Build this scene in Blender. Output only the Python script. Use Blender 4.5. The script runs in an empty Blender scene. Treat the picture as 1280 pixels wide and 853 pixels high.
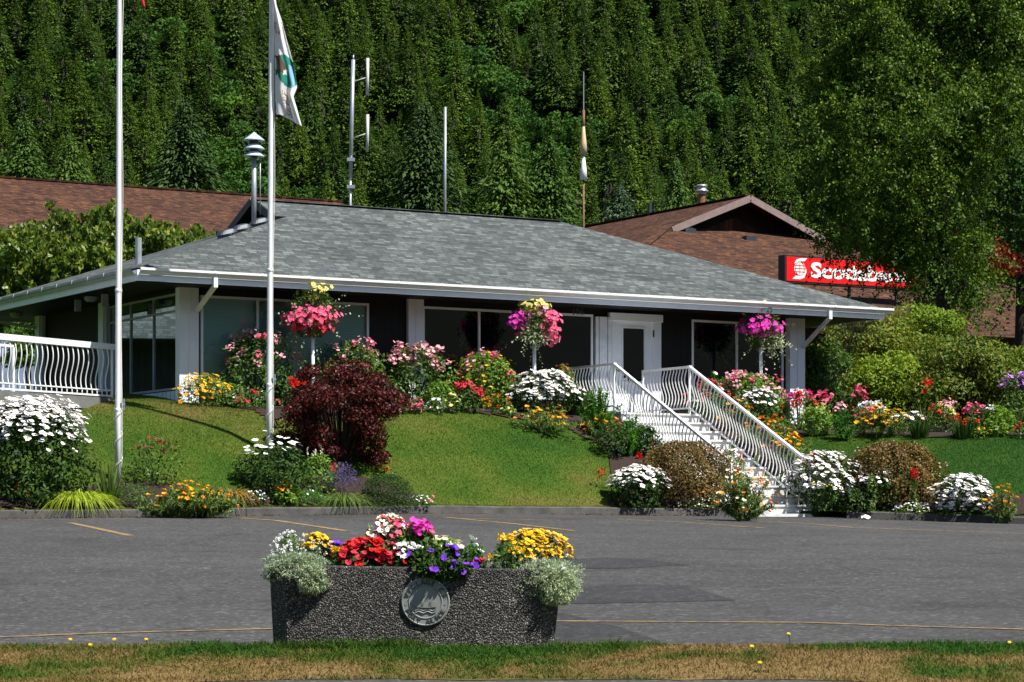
import bpy, math, random
import numpy as np
from mathutils import Vector, Matrix, Euler
R = math.radians
SC = bpy.context.scene
COL = SC.collection

# ------------------------------------------------------------------ camera, sky, sun, exposure
F, HY, ZC = 3195.0, 660.0, 1.6           # focal length in photo pixels, horizon row, eye height
cam_d = bpy.data.cameras.new('camera'); cam = bpy.data.objects.new('camera', cam_d); COL.objects.link(cam)
cam.location = (0, 0, ZC); cam.rotation_euler = (R(90), 0, 0)
cam_d.sensor_width = 36; cam_d.lens = F/1280*36; cam_d.shift_y = (HY-426.5)/1280
cam_d.clip_start = .1; cam_d.clip_end = 3000
SC.camera = cam
SUN = Vector((.46, -.325, .82)).normalized()
elev = math.asin(SUN.z); azim = math.atan2(SUN.x, SUN.y)
wd = bpy.data.worlds.new('World'); SC.world = wd; wd.use_nodes = True
wn = wd.node_tree; bg = wn.nodes['Background']
sky = wn.nodes.new('ShaderNodeTexSky'); sky.sky_type = 'NISHITA'; sky.sun_disc = False
sky.sun_elevation = elev; sky.sun_rotation = azim; sky.air_density = 1.0; sky.dust_density = .6; sky.ozone_density = 1.6
wn.links.new(sky.outputs[0], bg.inputs[0]); bg.inputs[1].default_value = .066
sl = bpy.data.lights.new('sun', 'SUN'); sl.energy = 5.0; sl.angle = R(.5); sl.color = (1, .955, .88)
so = bpy.data.objects.new('sun', sl); COL.objects.link(so); so.location = (30, -20, 60)
so.rotation_euler = SUN.to_track_quat('Z', 'Y').to_euler()
SC.view_settings.view_transform = 'Standard'; SC.view_settings.look = 'None'
SC.view_settings.exposure = 0.74; SC.view_settings.gamma = 1.0
SC.render.engine = 'CYCLES'
try:
    SC.cycles.max_bounces = 6; SC.cycles.diffuse_bounces = 3; SC.cycles.glossy_bounces = 3
    SC.cycles.transmission_bounces = 4; SC.cycles.transparent_max_bounces = 8
    SC.cycles.use_denoising = True; SC.cycles.caustics_reflective = False
except Exception:
    pass

# ------------------------------------------------------------------ mesh helpers
def rs(seed): return np.random.default_rng(abs(hash_str(str(seed))) % (2**32))
def hash_str(s):
    h = 2166136261
    for c in s: h = ((h ^ ord(c))*16777619) & 0xffffffff
    return h
def nrm(a):
    a = np.asarray(a, float); return a/np.maximum(np.linalg.norm(a, axis=-1, keepdims=True), 1e-9)

class MB:
    """collects shapes; build() links them as one mesh object"""
    def __init__(s): s.v = []; s.f = []; s.t = []; s.n = 0
    def add(s, v, f, m=0, tint=None):
        v = np.asarray(v, float).reshape(-1, 3); f = np.asarray(f, np.int64)
        if f.ndim == 1: f = f[None]
        s.v.append(v); s.f.append((f+s.n, m)); s.n += len(v)
        s.t.append(np.zeros(len(v)) if tint is None else np.broadcast_to(np.asarray(tint, float), (len(v),)))
        return s
    def poly(s, pts, m=0): return s.add(pts, [list(range(len(pts)))], m)
    def box(s, x0, x1, y0, y1, z0, z1, m=0):
        v = [(x, y, z) for z in (z0, z1) for y in (y0, y1) for x in (x0, x1)]
        return s.add(v, [(0, 2, 3, 1), (4, 5, 7, 6), (0, 1, 5, 4), (2, 6, 7, 3), (0, 4, 6, 2), (1, 3, 7, 5)], m)
    def beam(s, a, b, w, h, m=0, up=(0, 0, 1)):
        a = np.asarray(a, float); b = np.asarray(b, float); d = nrm(b-a); up = np.asarray(up, float)
        sd = np.cross(d, up)
        if np.linalg.norm(sd) < 1e-6: sd = np.cross(d, (1, 0, 0))
        sd = nrm(sd); u = np.cross(sd, d)
        v = [p+sd*i*w/2+u*j*h/2 for p in (a, b) for i, j in ((-1, -1), (1, -1), (1, 1), (-1, 1))]
        return s.add(v, [(0, 1, 2, 3), (7, 6, 5, 4), (0, 4, 5, 1), (1, 5, 6, 2), (2, 6, 7, 3), (3, 7, 4, 0)], m)
    def tube(s, pts, r, n=8, m=0, cap=True):
        pts = np.asarray(pts, float); k = len(pts); r = np.broadcast_to(np.asarray(r, float), (k,))
        d = nrm(np.gradient(pts, axis=0)); ref = np.array((0, 0, 1.)) if abs(d[0][2]) < .9 else np.array((1., 0, 0))
        a = nrm(np.cross(d, ref)); b = np.cross(d, a); th = np.arange(n)*2*math.pi/n
        ring = pts[:, None]+r[:, None, None]*(a[:, None]*np.cos(th)[None, :, None]+b[:, None]*np.sin(th)[None, :, None])
        i = np.arange(k-1)[:, None]*n; j = np.arange(n)[None]; j2 = (j+1) % n
        f = np.stack([i+j, i+n+j, i+n+j2, i+j2], -1).reshape(-1, 4)
        base = s.n; s.add(ring.reshape(-1, 3), f, m)
        if cap:
            s.f.append((np.arange(n)[None]+base, m)); s.f.append(((np.arange(n)[::-1]+(k-1)*n)[None]+base, m))
        return s
    def lathe(s, prof, c=(0, 0, 0), n=24, m=0):
        prof = np.asarray(prof, float); k = len(prof); th = np.arange(n)*2*math.pi/n
        v = np.stack([prof[:, 0:1]*np.cos(th), prof[:, 0:1]*np.sin(th), np.repeat(prof[:, 1:2], n, 1)], -1)+np.asarray(c, float)
        i = np.arange(k-1)[:, None]*n; j = np.arange(n)[None]; j2 = (j+1) % n
        return s.add(v.reshape(-1, 3), np.stack([i+j, i+j2, i+n+j2, i+n+j], -1).reshape(-1, 4), m)
    def grid(s, V, m=0, tint=None):
        a, b = V.shape[:2]; i = np.arange(a-1)[:, None]*b; j = np.arange(b-1)[None]
        return s.add(V.reshape(-1, 3), np.stack([i+j, i+j+1, i+b+j+1, i+b+j], -1).reshape(-1, 4), m, None if tint is None else tint.reshape(-1))
    def build(s, name, mats, parent=None, loc=None, smooth=False, rot=0):
        V = np.concatenate(s.v) if s.v else np.zeros((0, 3))
        if parent is None and loc is not None: V = V-np.asarray(loc, float)
        me = bpy.data.meshes.new(name)
        nf = sum(len(f) for f, _ in s.f); nl = sum(f.size for f, _ in s.f)
        me.vertices.add(len(V)); me.vertices.foreach_set('co', V.astype(np.float32).ravel())
        me.loops.add(nl); me.polygons.add(nf)
        me.loops.foreach_set('vertex_index', np.concatenate([f.ravel() for f, _ in s.f]).astype(np.int32))
        tot = np.concatenate([np.full(len(f), f.shape[1]) for f, _ in s.f]).astype(np.int32)
        me.polygons.foreach_set('loop_start', (np.cumsum(tot)-tot).astype(np.int32))
        me.polygons.foreach_set('material_index', np.concatenate([np.full(len(f), m) for f, m in s.f]).astype(np.int32))
        me.polygons.foreach_set('use_smooth', np.full(nf, bool(smooth)))
        T = np.concatenate(s.t)
        if T.any():
            at = me.attributes.new('tint', 'FLOAT', 'POINT'); at.data.foreach_set('value', T.astype(np.float32))
        me.update(calc_edges=True); me.validate()
        for mm in (mats if isinstance(mats, (list, tuple)) else [mats]): me.materials.append(mm)
        o = bpy.data.objects.new(name, me); COL.objects.link(o)
        if parent is not None: o.parent = parent
        elif loc is not None: o.location = loc
        return o
def tag(o, label, cat, group=None, kind=None):
    o['label'] = label; o['category'] = cat
    if group: o['group'] = group
    if kind: o['kind'] = kind
    return o
def struct(o, kind='structure'): o['kind'] = kind; return o
def thing(name, label, cat, loc, rot=0, group=None):
    o = bpy.data.objects.new(name, None); COL.objects.link(o); o.location = loc; o.rotation_euler = (0, 0, rot)
    o.empty_display_size = .2
    return tag(o, label, cat, group)
def copy_child(src, parent, loc):
    c = src.copy(); COL.objects.link(c); c.parent = parent; c.location = loc; return c
def text_mesh(body, size, bold=0., extr=.004, align='CENTER'):
    cu = bpy.data.curves.new('txt', 'FONT'); cu.body = body; cu.size = size; cu.offset = bold; cu.extrude = extr
    cu.align_x = align; cu.resolution_u = 3
    ob = bpy.data.objects.new('txt', cu); COL.objects.link(ob)
    me = bpy.data.meshes.new_from_object(ob.evaluated_get(bpy.context.evaluated_depsgraph_get()))
    V = np.array([v.co[:] for v in me.vertices]); Fs = [list(p.vertices) for p in me.polygons]
    bpy.data.objects.remove(ob); bpy.data.curves.remove(cu); bpy.data.meshes.remove(me)
    return V, Fs
def add_faces(mb, V, Fs, m=0):
    base = mb.n; mb.v.append(np.asarray(V, float)); mb.t.append(np.zeros(len(V))); mb.n += len(V)
    for f in Fs: mb.f.append((np.array([f])+base, m))
# leaf-like faces, all vectorised
def leaves(mb, P, D, L, Wd, rng, m=0, fold=.18, tint=None):
    n = len(P); D = nrm(D); L = np.broadcast_to(L, (n,))[:, None]; Wd = np.broadcast_to(Wd, (n,))[:, None]
    sd = nrm(np.cross(D, rng.normal(size=(n, 3)))); up = np.cross(sd, D)
    mid = P+D*L*.48+up*L*fold*.5
    v = np.stack([P, mid+sd*Wd*.5, P+D*L-up*L*fold*.3, mid-sd*Wd*.5], 1)
    i = np.arange(n)[:, None]*4
    mb.add(v.reshape(-1, 3), i+np.arange(4), m, None if tint is None else np.repeat(tint, 4))
def nleaves(mb, P, N, L, Wd, rng, m=0, jit=.55, droop=.35, tint=None):
    """leaf faces lying roughly square to N, tips drooping"""
    n = len(P); N = nrm(nrm(N)+rng.normal(size=(n, 3))*jit); D = nrm(np.cross(N, rng.normal(size=(n, 3)))-np.array((0, 0, droop)))
    sd = nrm(np.cross(D, N)); N = np.cross(sd, D); L = np.broadcast_to(L, (n,))[:, None]; Wd = np.broadcast_to(Wd, (n,))[:, None]
    mid = P+D*L*.02
    v = np.stack([P-D*L*.5, mid+sd*Wd*.5-N*L*.08, P+D*L*.5-N*L*.14, mid-sd*Wd*.5-N*L*.08], 1)
    mb.add(v.reshape(-1, 3), np.arange(n)[:, None]*4+np.arange(4), m, None if tint is None else np.repeat(tint, 4))
def blades(mb, P, D, L, Wd, droop, rng, m=0, seg=3, tint=None):
    n = len(P); D = nrm(D); L = np.broadcast_to(L, (n,)); Wd = np.broadcast_to(Wd, (n,)); droop = np.broadcast_to(droop, (n,))
    sd = nrm(np.cross(D, np.array((0, 0, 1.))+rng.normal(size=(n, 3))*.6)); vs = []
    for k in range(seg+1):
        t = k/seg; c = P+D*(L*t)[:, None]; c[:, 2] -= droop*L*t*t
        w = (Wd*(1-t**1.5)*.5+Wd*.04)[:, None]
        vs += [c-sd*w, c+sd*w]
    v = np.stack(vs, 1); i = np.arange(n)[:, None]*(2*(seg+1))
    f = np.concatenate([i+np.array([2*k, 2*k+1, 2*k+3, 2*k+2]) for k in range(seg)])
    mb.add(v.reshape(-1, 3), f, m, None if tint is None else np.repeat(tint, 2*(seg+1)))
def blooms(mb, P, N, r, rng, k=7, m=0, mc=None, cup=.25, wid=1.0, cr=.32):
    n = len(P); N = nrm(N); r = np.broadcast_to(r, (n,))[:, None]
    a = nrm(np.cross(N, rng.normal(size=(n, 3)))); b = np.cross(N, a); th0 = rng.random(n)*6.28
    for j in range(k):
        th = (th0+j*2*math.pi/k)[:, None]; rad = a*np.cos(th)+b*np.sin(th); tg = np.cross(N, rad)
        w = r*wid*math.pi/k*.95; q_ = .78+.44*rng.random((n, 1)); N_ = N; rj = r*q_; cu = cup*(.4+1.2*rng.random((n, 1)))
        v = np.stack([P, P+rad*rj*.62+tg*w+N*r*cu*.5, P+rad*rj+N*r*cu, P+rad*rj*.62-tg*w+N*r*cu*.5], 1)
        mb.add(v.reshape(-1, 3), np.arange(n)[:, None]*4+np.arange(4), m)
    if mc is not None:
        th = np.arange(6)*math.pi/3
        v = P[:, None]+N[:, None]*(r*(.12+cup*.3))[:, None]+cr*r[:, None]*(a[:, None]*np.cos(th)[None, :, None]+b[:, None]*np.sin(th)[None, :, None])
        mb.add(v.reshape(-1, 3), np.arange(n)[:, None]*6+np.arange(6), mc)
def puffs(mb, P, r, rng, k=14, m=0):
    n = len(P); r = np.repeat(np.broadcast_to(r, (n,)), k); Q = np.repeat(P, k, 0)
    d = nrm(rng.normal(size=(n*k, 3))+np.array((0, -.1, .35)))
    o = Q+d*(r*(.25+.5*rng.random(n*k)))[:, None]
    leaves(mb, o-d*0.0, nrm(d+rng.normal(size=d.shape)*.7), r*.75, r*.7, rng, m, .25)
def cards(mb, P, N, r, rng, m=0):      # small petal faces facing N
    n = len(P); N = nrm(N+rng.normal(size=(n, 3))*.35); a = nrm(np.cross(N, rng.normal(size=(n, 3)))); b = np.cross(N, a)
    r = np.broadcast_to(r, (n,))[:, None]
    v = np.stack([P-a*r, P+b*r*.9, P+a*r, P-b*r*.9], 1); v[:, 0] += N*r*.3; v[:, 2] += N*r*.3
    mb.add(v.reshape(-1, 3), np.arange(n)[:, None]*4+np.arange(4), m)

def vnoise(x, y, s, seed=0):
    x = np.asarray(x, float)/s; y = np.asarray(y, float)/s
    xi = np.floor(x).astype(int); yi = np.floor(y).astype(int); fx = x-xi; fy = y-yi
    fx = fx*fx*(3-2*fx); fy = fy*fy*(3-2*fy)
    def h(i, j):
        q = np.sin(i*127.1+j*311.7+seed*74.7)*43758.5453; return q-np.floor(q)
    return (h(xi, yi)*(1-fx)+h(xi+1, yi)*fx)*(1-fy)+(h(xi, yi+1)*(1-fx)+h(xi+1, yi+1)*fx)*fy
def fbm(x, y, s, seed=0): return .5*vnoise(x, y, s, seed)+.3*vnoise(x, y, s*.45, seed+3)+.2*vnoise(x, y, s*.2, seed+7)

# ------------------------------------------------------------------ materials (all procedural)
def newmat(name):
    m = bpy.data.materials.new(name); m.use_nodes = True; return m, m.node_tree, m.node_tree.nodes['Principled BSDF']
def lk(t, a, b): t.links.new(a, b)
def ramp(t, fac, stops):
    n = t.nodes.new('ShaderNodeValToRGB'); e = n.color_ramp.elements
    while len(e) < len(stops): e.new(.5)
    for q, (p, c) in zip(e, stops): q.position = p; q.color = (*c, 1)
    lk(t, fac, n.inputs[0]); return n.outputs[0]
def mixc(t, fac, a, b, mode='MIX'):
    n = t.nodes.new('ShaderNodeMix'); n.data_type = 'RGBA'; n.blend_type = mode
    for i, x in ((0, fac), (6, a), (7, b)):
        if isinstance(x, (int, float)): n.inputs[i].default_value = x
        elif isinstance(x, tuple): n.inputs[i].default_value = (*x, 1)
        else: lk(t, x, n.inputs[i])
    return n.outputs[2]
def math_(t, op, a, b=0.):
    n = t.nodes.new('ShaderNodeMath'); n.operation = op
    for i, x in enumerate((a, b)):
        if isinstance(x, (int, float)): n.inputs[i].default_value = x
        else: lk(t, x, n.inputs[i])
    return n.outputs[0]
def coord(t, which='Object'): return t.nodes.new('ShaderNodeTexCoord').outputs[which]
def noise(t, scale, detail=4, rough=.55, vec=None, out=0):
    n = t.nodes.new('ShaderNodeTexNoise'); n.inputs['Scale'].default_value = scale; n.inputs['Detail'].default_value = detail
    n.inputs['Roughness'].default_value = rough; lk(t, vec if vec is not None else coord(t), n.inputs['Vector']); return n.outputs[out]
def bump(t, b, h, strength=.3, dist=.02):
    n = t.nodes.new('ShaderNodeBump'); n.inputs['Strength'].default_value = strength; n.inputs['Distance'].default_value = dist
    lk(t, h, n.inputs['Height']); lk(t, n.outputs[0], b.inputs['Normal'])
def plain(name, c, rough=.55, var=.18, scale=6., metal=0., spec=.4, bmp=.1, dirt_shade=0.):
    m, t, b = newmat(name)
    f = noise(t, scale, 5, .6)
    c1 = tuple(x*(1-var) for x in c); c2 = tuple(min(1, x*(1+var*.6)) for x in c)
    col = ramp(t, f, [(.3, c1), (.7, c2)])
    if dirt_shade:
        g = noise(t, scale*.35, 6, .7); col = mixc(t, ramp(t, g, [(.52, (0, 0, 0)), (.72, (dirt_shade,)*3)]), col, (.16, .15, .12))
    lk(t, col, b.inputs['Base Color']); b.inputs['Roughness'].default_value = rough; b.inputs['Metallic'].default_value = metal
    b.inputs['Specular IOR Level'].default_value = spec
    if bmp: bump(t, b, noise(t, scale*8, 3), bmp, .01)
    return m
def leafmat(name, c1, c2, c3=None, trans=.3, rough=.5, spec=.35, big=.8, flower=False):
    m, t, b = newmat(name)
    g = t.nodes.new('ShaderNodeNewGeometry').outputs['Random Per Island']
    c3 = c3 or c2
    if not flower: c1, c2, c3 = [tuple(q*1.2 for q in c) for c in (c1, c2, c3)]
    col = ramp(t, g, [(0, c1), (.6, c2), (1, c3)])
    f = noise(t, big, 3, .6)
    if not flower: col = mixc(t, ramp(t, f, [(.35, (0, 0, 0)), (.7, (1, 1, 1))]), col, mixc(t, 1.0, col, (1.35, 1.3, 1.0), 'MULTIPLY'))
    oi = t.nodes.new('ShaderNodeObjectInfo').outputs['Random']
    if not flower: col = mixc(t, 1., col, ramp(t, oi, [(0, (.78, .84, .8)), (1, (1.15, 1.1, 1.0))]), 'MULTIPLY')
    lk(t, col, b.inputs['Base Color']); b.inputs['Roughness'].default_value = rough; b.inputs['Specular IOR Level'].default_value = spec
    if trans:
        tr = t.nodes.new('ShaderNodeBsdfTranslucent'); lk(t, mixc(t, 1., col, (1., 1., 1.) if flower else (1.2, 1.25, .6), 'MULTIPLY'), tr.inputs[0])
        mx = t.nodes.new('ShaderNodeMixShader'); mx.inputs[0].default_value = trans
        lk(t, b.outputs[0], mx.inputs[1]); lk(t, tr.outputs[0], mx.inputs[2])
        lk(t, mx.outputs[0], t.nodes['Material Output'].inputs['Surface'])
    return m
def petal(name, c1, c2=None, trans=.25):
    return leafmat(name, c1, c2 or tuple(min(1, x*1.25) for x in c1), None, trans, .6, .15, 3., True)
def tintmat(name, stops, rough=.8, trans=0., bmp=0., rnd=.25):
    m, t, b = newmat(name)
    a = t.nodes.new('ShaderNodeAttribute'); a.attribute_name = 'tint'
    f = a.outputs['Fac']
    if rnd:
        g = t.nodes.new('ShaderNodeNewGeometry').outputs['Random Per Island']
        f = math_(t, 'ADD', f, math_(t, 'MULTIPLY', math_(t, 'SUBTRACT', g, .5), rnd))
    col = ramp(t, f, stops)
    if bmp:
        q = noise(t, 38, 5, .7); col = mixc(t, 1., col, ramp(t, q, [(.3, (.55, .55, .55)), (.7, (1.25, 1.25, 1.2))]), 'MULTIPLY')
        bump(t, b, noise(t, 60, 4, .7), bmp, .03)
    lk(t, col, b.inputs['Base Color']); b.inputs['Roughness'].default_value = rough; b.inputs['Specular IOR Level'].default_value = .2
    if trans:
        tr = t.nodes.new('ShaderNodeBsdfTranslucent'); lk(t, col, tr.inputs[0]); mx = t.nodes.new('ShaderNodeMixShader')
        mx.inputs[0].default_value = trans; lk(t, b.outputs[0], mx.inputs[1]); lk(t, tr.outputs[0], mx.inputs[2])
        lk(t, mx.outputs[0], t.nodes['Material Output'].inputs['Surface'])
    return m
def shingles(name, stops, mortar):
    m, t, b = newmat(name)
    tc = t.nodes.new('ShaderNodeTexCoord'); so_ = t.nodes.new('ShaderNodeSeparateXYZ'); lk(t, tc.outputs['Object'], so_.inputs[0])
    sn = t.nodes.new('ShaderNodeSeparateXYZ'); lk(t, tc.outputs['Normal'], sn.inputs[0])
    side = math_(t, 'GREATER_THAN', math_(t, 'ABSOLUTE', sn.outputs[0]), math_(t, 'ABSOLUTE', sn.outputs[1]))
    ca = t.nodes.new('ShaderNodeCombineXYZ'); lk(t, so_.outputs[0], ca.inputs[0]); lk(t, so_.outputs[1], ca.inputs[1])
    cb = t.nodes.new('ShaderNodeCombineXYZ'); lk(t, so_.outputs[1], cb.inputs[0]); lk(t, so_.outputs[0], cb.inputs[1])
    mv = t.nodes.new('ShaderNodeMix'); mv.data_type = 'VECTOR'; lk(t, side, mv.inputs[0]); lk(t, ca.outputs[0], mv.inputs[4]); lk(t, cb.outputs[0], mv.inputs[5])
    vec = mv.outputs[1]
    def brick(bw, rh, off, sq):
        br = t.nodes.new('ShaderNodeTexBrick'); br.offset = off; br.squash = sq; br.squash_frequency = 3
        br.inputs['Scale'].default_value = 1; br.inputs['Brick Width'].default_value = bw; br.inputs['Row Height'].default_value = rh
        br.inputs['Mortar Size'].default_value = .009; br.inputs['Mortar Smooth'].default_value = .3
        br.inputs['Color1'].default_value = (0, 0, 0, 1); br.inputs['Color2'].default_value = (1, 1, 1, 1); br.inputs['Mortar'].default_value = (.4, .4, .4, 1)
        lk(t, vec, br.inputs['Vector']); return br
    b1 = brick(.17, .115, .37, 1.5); b2 = brick(.55, .115, .61, .7)
    v = mixc(t, .22, b1.outputs[0], b2.outputs[0])
    col = ramp(t, v, stops)
    w = noise(t, .6, 5, .65); col = mixc(t, 1., col, ramp(t, w, [(.3, (.8, .8, .8)), (.7, (1.12, 1.12, 1.1))]), 'MULTIPLY')
    gr = noise(t, 90, 3, .6); col = mixc(t, 1., col, ramp(t, gr, [(.3, (.72, .72, .72)), (.7, (1.25, 1.25, 1.25))]), 'MULTIPLY')
    col = mixc(t, math_(t, 'MULTIPLY', b1.outputs['Fac'], .75), col, mortar)
    lk(t, col, b.inputs['Base Color']); b.inputs['Roughness'].default_value = .9; b.inputs['Specular IOR Level'].default_value = .15
    bump(t, b, math_(t, 'SUBTRACT', v, b1.outputs['Fac']), .55, .02)
    return m
def siding(name, c, pitch=.14, axis=0, rough=.6):
    m, t, b = newmat(name)
    s_ = t.nodes.new('ShaderNodeSeparateXYZ'); lk(t, coord(t), s_.inputs[0])
    x = math_(t, 'ADD', s_.outputs[0], s_.outputs[1]) if axis == 0 else s_.outputs[2]
    fr = math_(t, 'FRACT', math_(t, 'DIVIDE', x, pitch))
    gap = math_(t, 'LESS_THAN', fr, .11)
    f = noise(t, 3, 5, .6)
    col = ramp(t, f, [(.3, tuple(q*.75 for q in c)), (.7, tuple(q*1.2 for q in c))])
    col = mixc(t, gap, col, tuple(q*.35 for q in c))
    lk(t, col, b.inputs['Base Color']); b.inputs['Roughness'].default_value = rough; b.inputs['Specular IOR Level'].default_value = .25
    bump(t, b, math_(t, 'SUBTRACT', 1., gap), .6, .015)
    return m
def glassmat(name, c=(.0015, .003, .006), rough=.03):
    m, t, b = newmat(name); b.inputs['Base Color'].default_value = (*c, 1); b.inputs['Roughness'].default_value = rough
    b.inputs['IOR'].default_value = 1.52
    
    return m
def clearglass(name):
    m, t, b = newmat(name)
    gl = t.nodes.new('ShaderNodeBsdfGlossy'); gl.inputs[1].default_value = .02
    tp = t.nodes.new('ShaderNodeBsdfTransparent'); tp.inputs[0].default_value = (.80, .90, .88, 1)
    fr = t.nodes.new('ShaderNodeFresnel'); fr.inputs[0].default_value = 1.55
    mx = t.nodes.new('ShaderNodeMixShader'); lk(t, fr.outputs[0], mx.inputs[0]); lk(t, tp.outputs[0], mx.inputs[1]); lk(t, gl.outputs[0], mx.inputs[2])
    lk(t, mx.outputs[0], t.nodes['Material Output'].inputs['Surface']); return m
def asphalt(name, c, speck=.5):
    m, t, b = newmat(name)
    f = noise(t, .35, 5, .6); col = ramp(t, f, [(.3, tuple(x*.8 for x in c)), (.7, tuple(x*1.15 for x in c))])
    vo = t.nodes.new('ShaderNodeTexVoronoi'); vo.inputs['Scale'].default_value = 30; lk(t, coord(t), vo.inputs['Vector'])
    sp = t.nodes.new('ShaderNodeSeparateColor'); lk(t, vo.outputs['Color'], sp.inputs[0])
    col = mixc(t, 1., col, ramp(t, sp.outputs[0], [(0, (.6, .6, .6)), (.55, (.95, .95, .96)), (.9, (1.12, 1.12, 1.12)), (1, (2.3, 2.27, 2.2))]), 'MULTIPLY')
    g = noise(t, 55, 4, .7); col = mixc(t, 1., col, ramp(t, g, [(.3, (.75, .75, .75)), (.7, (1.2, 1.2, 1.2))]), 'MULTIPLY')
    # fine cracks
    v2 = t.nodes.new('ShaderNodeTexVoronoi'); v2.feature = 'DISTANCE_TO_EDGE'; v2.inputs['Scale'].default_value = .33
    mp = t.nodes.new('ShaderNodeVectorMath'); mp.operation = 'MULTIPLY_ADD'; lk(t, noise(t, 1.3, 5, .65, out=1), mp.inputs[0]); mp.inputs[1].default_value = (.9, .9, .9); lk(t, coord(t), mp.inputs[2]); lk(t, mp.outputs[0], v2.inputs['Vector'])
    crack = ramp(t, v2.outputs['Distance'], [(.0, (.45, .45, .45)), (.006, (1, 1, 1))]); col = mixc(t, .8, col, mixc(t, 1., col, crack, 'MULTIPLY'))
    st = noise(t, .8, 6, .7); col = mixc(t, 1., col, ramp(t, st, [(.30, (.72, .72, .72)), (.48, (1, 1, 1)), (.75, (1.1, 1.1, 1.09))]), 'MULTIPLY')
    lk(t, col, b.inputs['Base Color']); b.inputs['Roughness'].default_value = .85; b.inputs['Specular IOR Level'].default_value = .3
    bump(t, b, g, .45, .02); return m
def pebble(name):
    m, t, b = newmat(name)
    vo = t.nodes.new('ShaderNodeTexVoronoi'); vo.inputs['Scale'].default_value = 88; lk(t, coord(t), vo.inputs['Vector'])
    sp = t.nodes.new('ShaderNodeSeparateColor'); lk(t, vo.outputs['Color'], sp.inputs[0])
    col = ramp(t, sp.outputs[0], [(0, (.035, .034, .032)), (.35, (.078, .074, .068)), (.6, (.135, .122, .104)), (.82, (.19, .178, .16)), (.96, (.29, .275, .25)), (1, (.52, .5, .46))])
    d = ramp(t, vo.outputs['Distance'], [(.25, (1, 1, 1)), (.6, (.25, .25, .25))]); col = mixc(t, 1., col, d, 'MULTIPLY')
    w = noise(t, 2.2, 4, .6); col = mixc(t, 1., col, ramp(t, w, [(.3, (.75, .75, .75)), (.7, (1.2, 1.2, 1.2))]), 'MULTIPLY')
    lk(t, col, b.inputs['Base Color']); b.inputs['Roughness'].default_value = .6; b.inputs['Specular IOR Level'].default_value = .4
    bump(t, b, ramp(t, vo.outputs['Distance'], [(0, (1, 1, 1)), (.7, (0, 0, 0))]), .9, .012); return m
M = {}
M['white'] = plain('white_paint', (.78, .79, .80), .4, .08, 3, dirt_shade=.10)
M['whitep'] = plain('skylit_white_paint', (.80, .83, .89), .5, .06, 2, dirt_shade=.12)  # bluish skylight on the posts and fascia is put into this white
M['step'] = plain('shaded_step_paint', (.62, .62, .61), .7, .12, 7, dirt_shade=.45)  # greyed and blotched: railing shadow on the steps painted into worn white
M['greypaint'] = plain('grey_paint', (.36, .38, .40), .5)
M['galv'] = plain('galvanised_steel', (.42, .45, .50), .38, .2, 5, metal=.5)
M['dark'] = plain('dark_trim', (.02, .021, .024), .5)
M['darkmetal'] = plain('dark_vent_metal', (.05, .06, .075), .35, metal=.3)
M['black'] = siding('dark_siding', (.0045, .0038, .0034), .15)
M['soffit'] = siding('dark_soffit', (.006, .005, .0045), .2)
M['panel'] = siding('white_panel', (.76, .80, .87), .2)
M['roofgrey'] = shingles('grey_shingles', [(.05, (.050, .057, .059)), (.35, (.080, .090, .091)), (.65, (.104, .117, .116)), (.95, (.158, .178, .173))], (.03, .034, .036))
M['roofbrown'] = shingles('brown_shingles', [(.08, (.030, .017, .014)), (.4, (.066, .031, .021)), (.68, (.088, .041, .025)), (.94, (.145, .064, .031))], (.03, .017, .012))
M['glass'] = glassmat('dark_glass')
M['clear'] = clearglass('window_glass')
def coated(name):
    m, t, b = newmat(name); b.inputs['Base Color'].default_value = (.004, .006, .007, 1); b.inputs['Roughness'].default_value = .05
    gl = t.nodes.new('ShaderNodeBsdfGlossy'); gl.inputs[0].default_value = (.74, .92, .92, 1); gl.inputs[1].default_value = .015
    mx = t.nodes.new('ShaderNodeMixShader'); mx.inputs[0].default_value = .50; lk(t, b.outputs[0], mx.inputs[1]); lk(t, gl.outputs[0], mx.inputs[2])
    lk(t, mx.outputs[0], t.nodes['Material Output'].inputs['Surface']); return m
M['coated'] = coated('mirror_coated_glass')
M['blind'] = None
M['asphalt'] = asphalt('lot_asphalt', (.063, .0618, .0608))
M['patch'] = asphalt('patch_asphalt', (.040, .040, .041))
def linemat():
    m, t, b = newmat('worn_yellow_line'); f = noise(t, 7, 6, .75)
    lk(t, ramp(t, f, [(.36, (.07, .066, .055)), (.52, (.26, .165, .06)), (.7, (.42, .26, .07))]), b.inputs['Base Color']); b.inputs['Roughness'].default_value = .9; return m
M['line'] = linemat()
M['kerb'] = plain('kerb_concrete', (.085, .082, .078), .9, .4, 5, bmp=.5)
M['conc'] = plain('concrete', (.15, .15, .145), .9, .3, 4, bmp=.4)
M['pebble'] = pebble('exposed_aggregate')
M['seal'] = plain('cast_medallion', (.26, .27, .255), .6, .15, 9)
M['soil'] = plain('bark_mulch', (.030, .018, .012), .95, .5, 22, bmp=.9)
M['trunk'] = plain('bark', (.032, .026, .02), .9, .4, 9, bmp=.8)
M['limb'] = plain('pale_bark', (.30, .28, .25), .8, .3, 9, bmp=.6)
M['redsign'] = plain('red_sign_face', (.72, .008, .010), .35, .04)
M['signwhite'] = plain('sign_white', (.82, .82, .82), .4, .03)
M['redflag'] = plain('red_flag_cloth', (.70, .015, .02), .7, .1)
M['flag'] = leafmat('white_flag_cloth', (.86, .86, .86), (.88, .88, .88), None, .45, .8, .1, 1., True)
M['teal'] = leafmat('flag_teal', (.04, .30, .22), (.05, .34, .26), None, .45, .8, .1, 1., True)
M['flagbrown'] = plain('flag_brown', (.10, .05, .03), .8)
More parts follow.
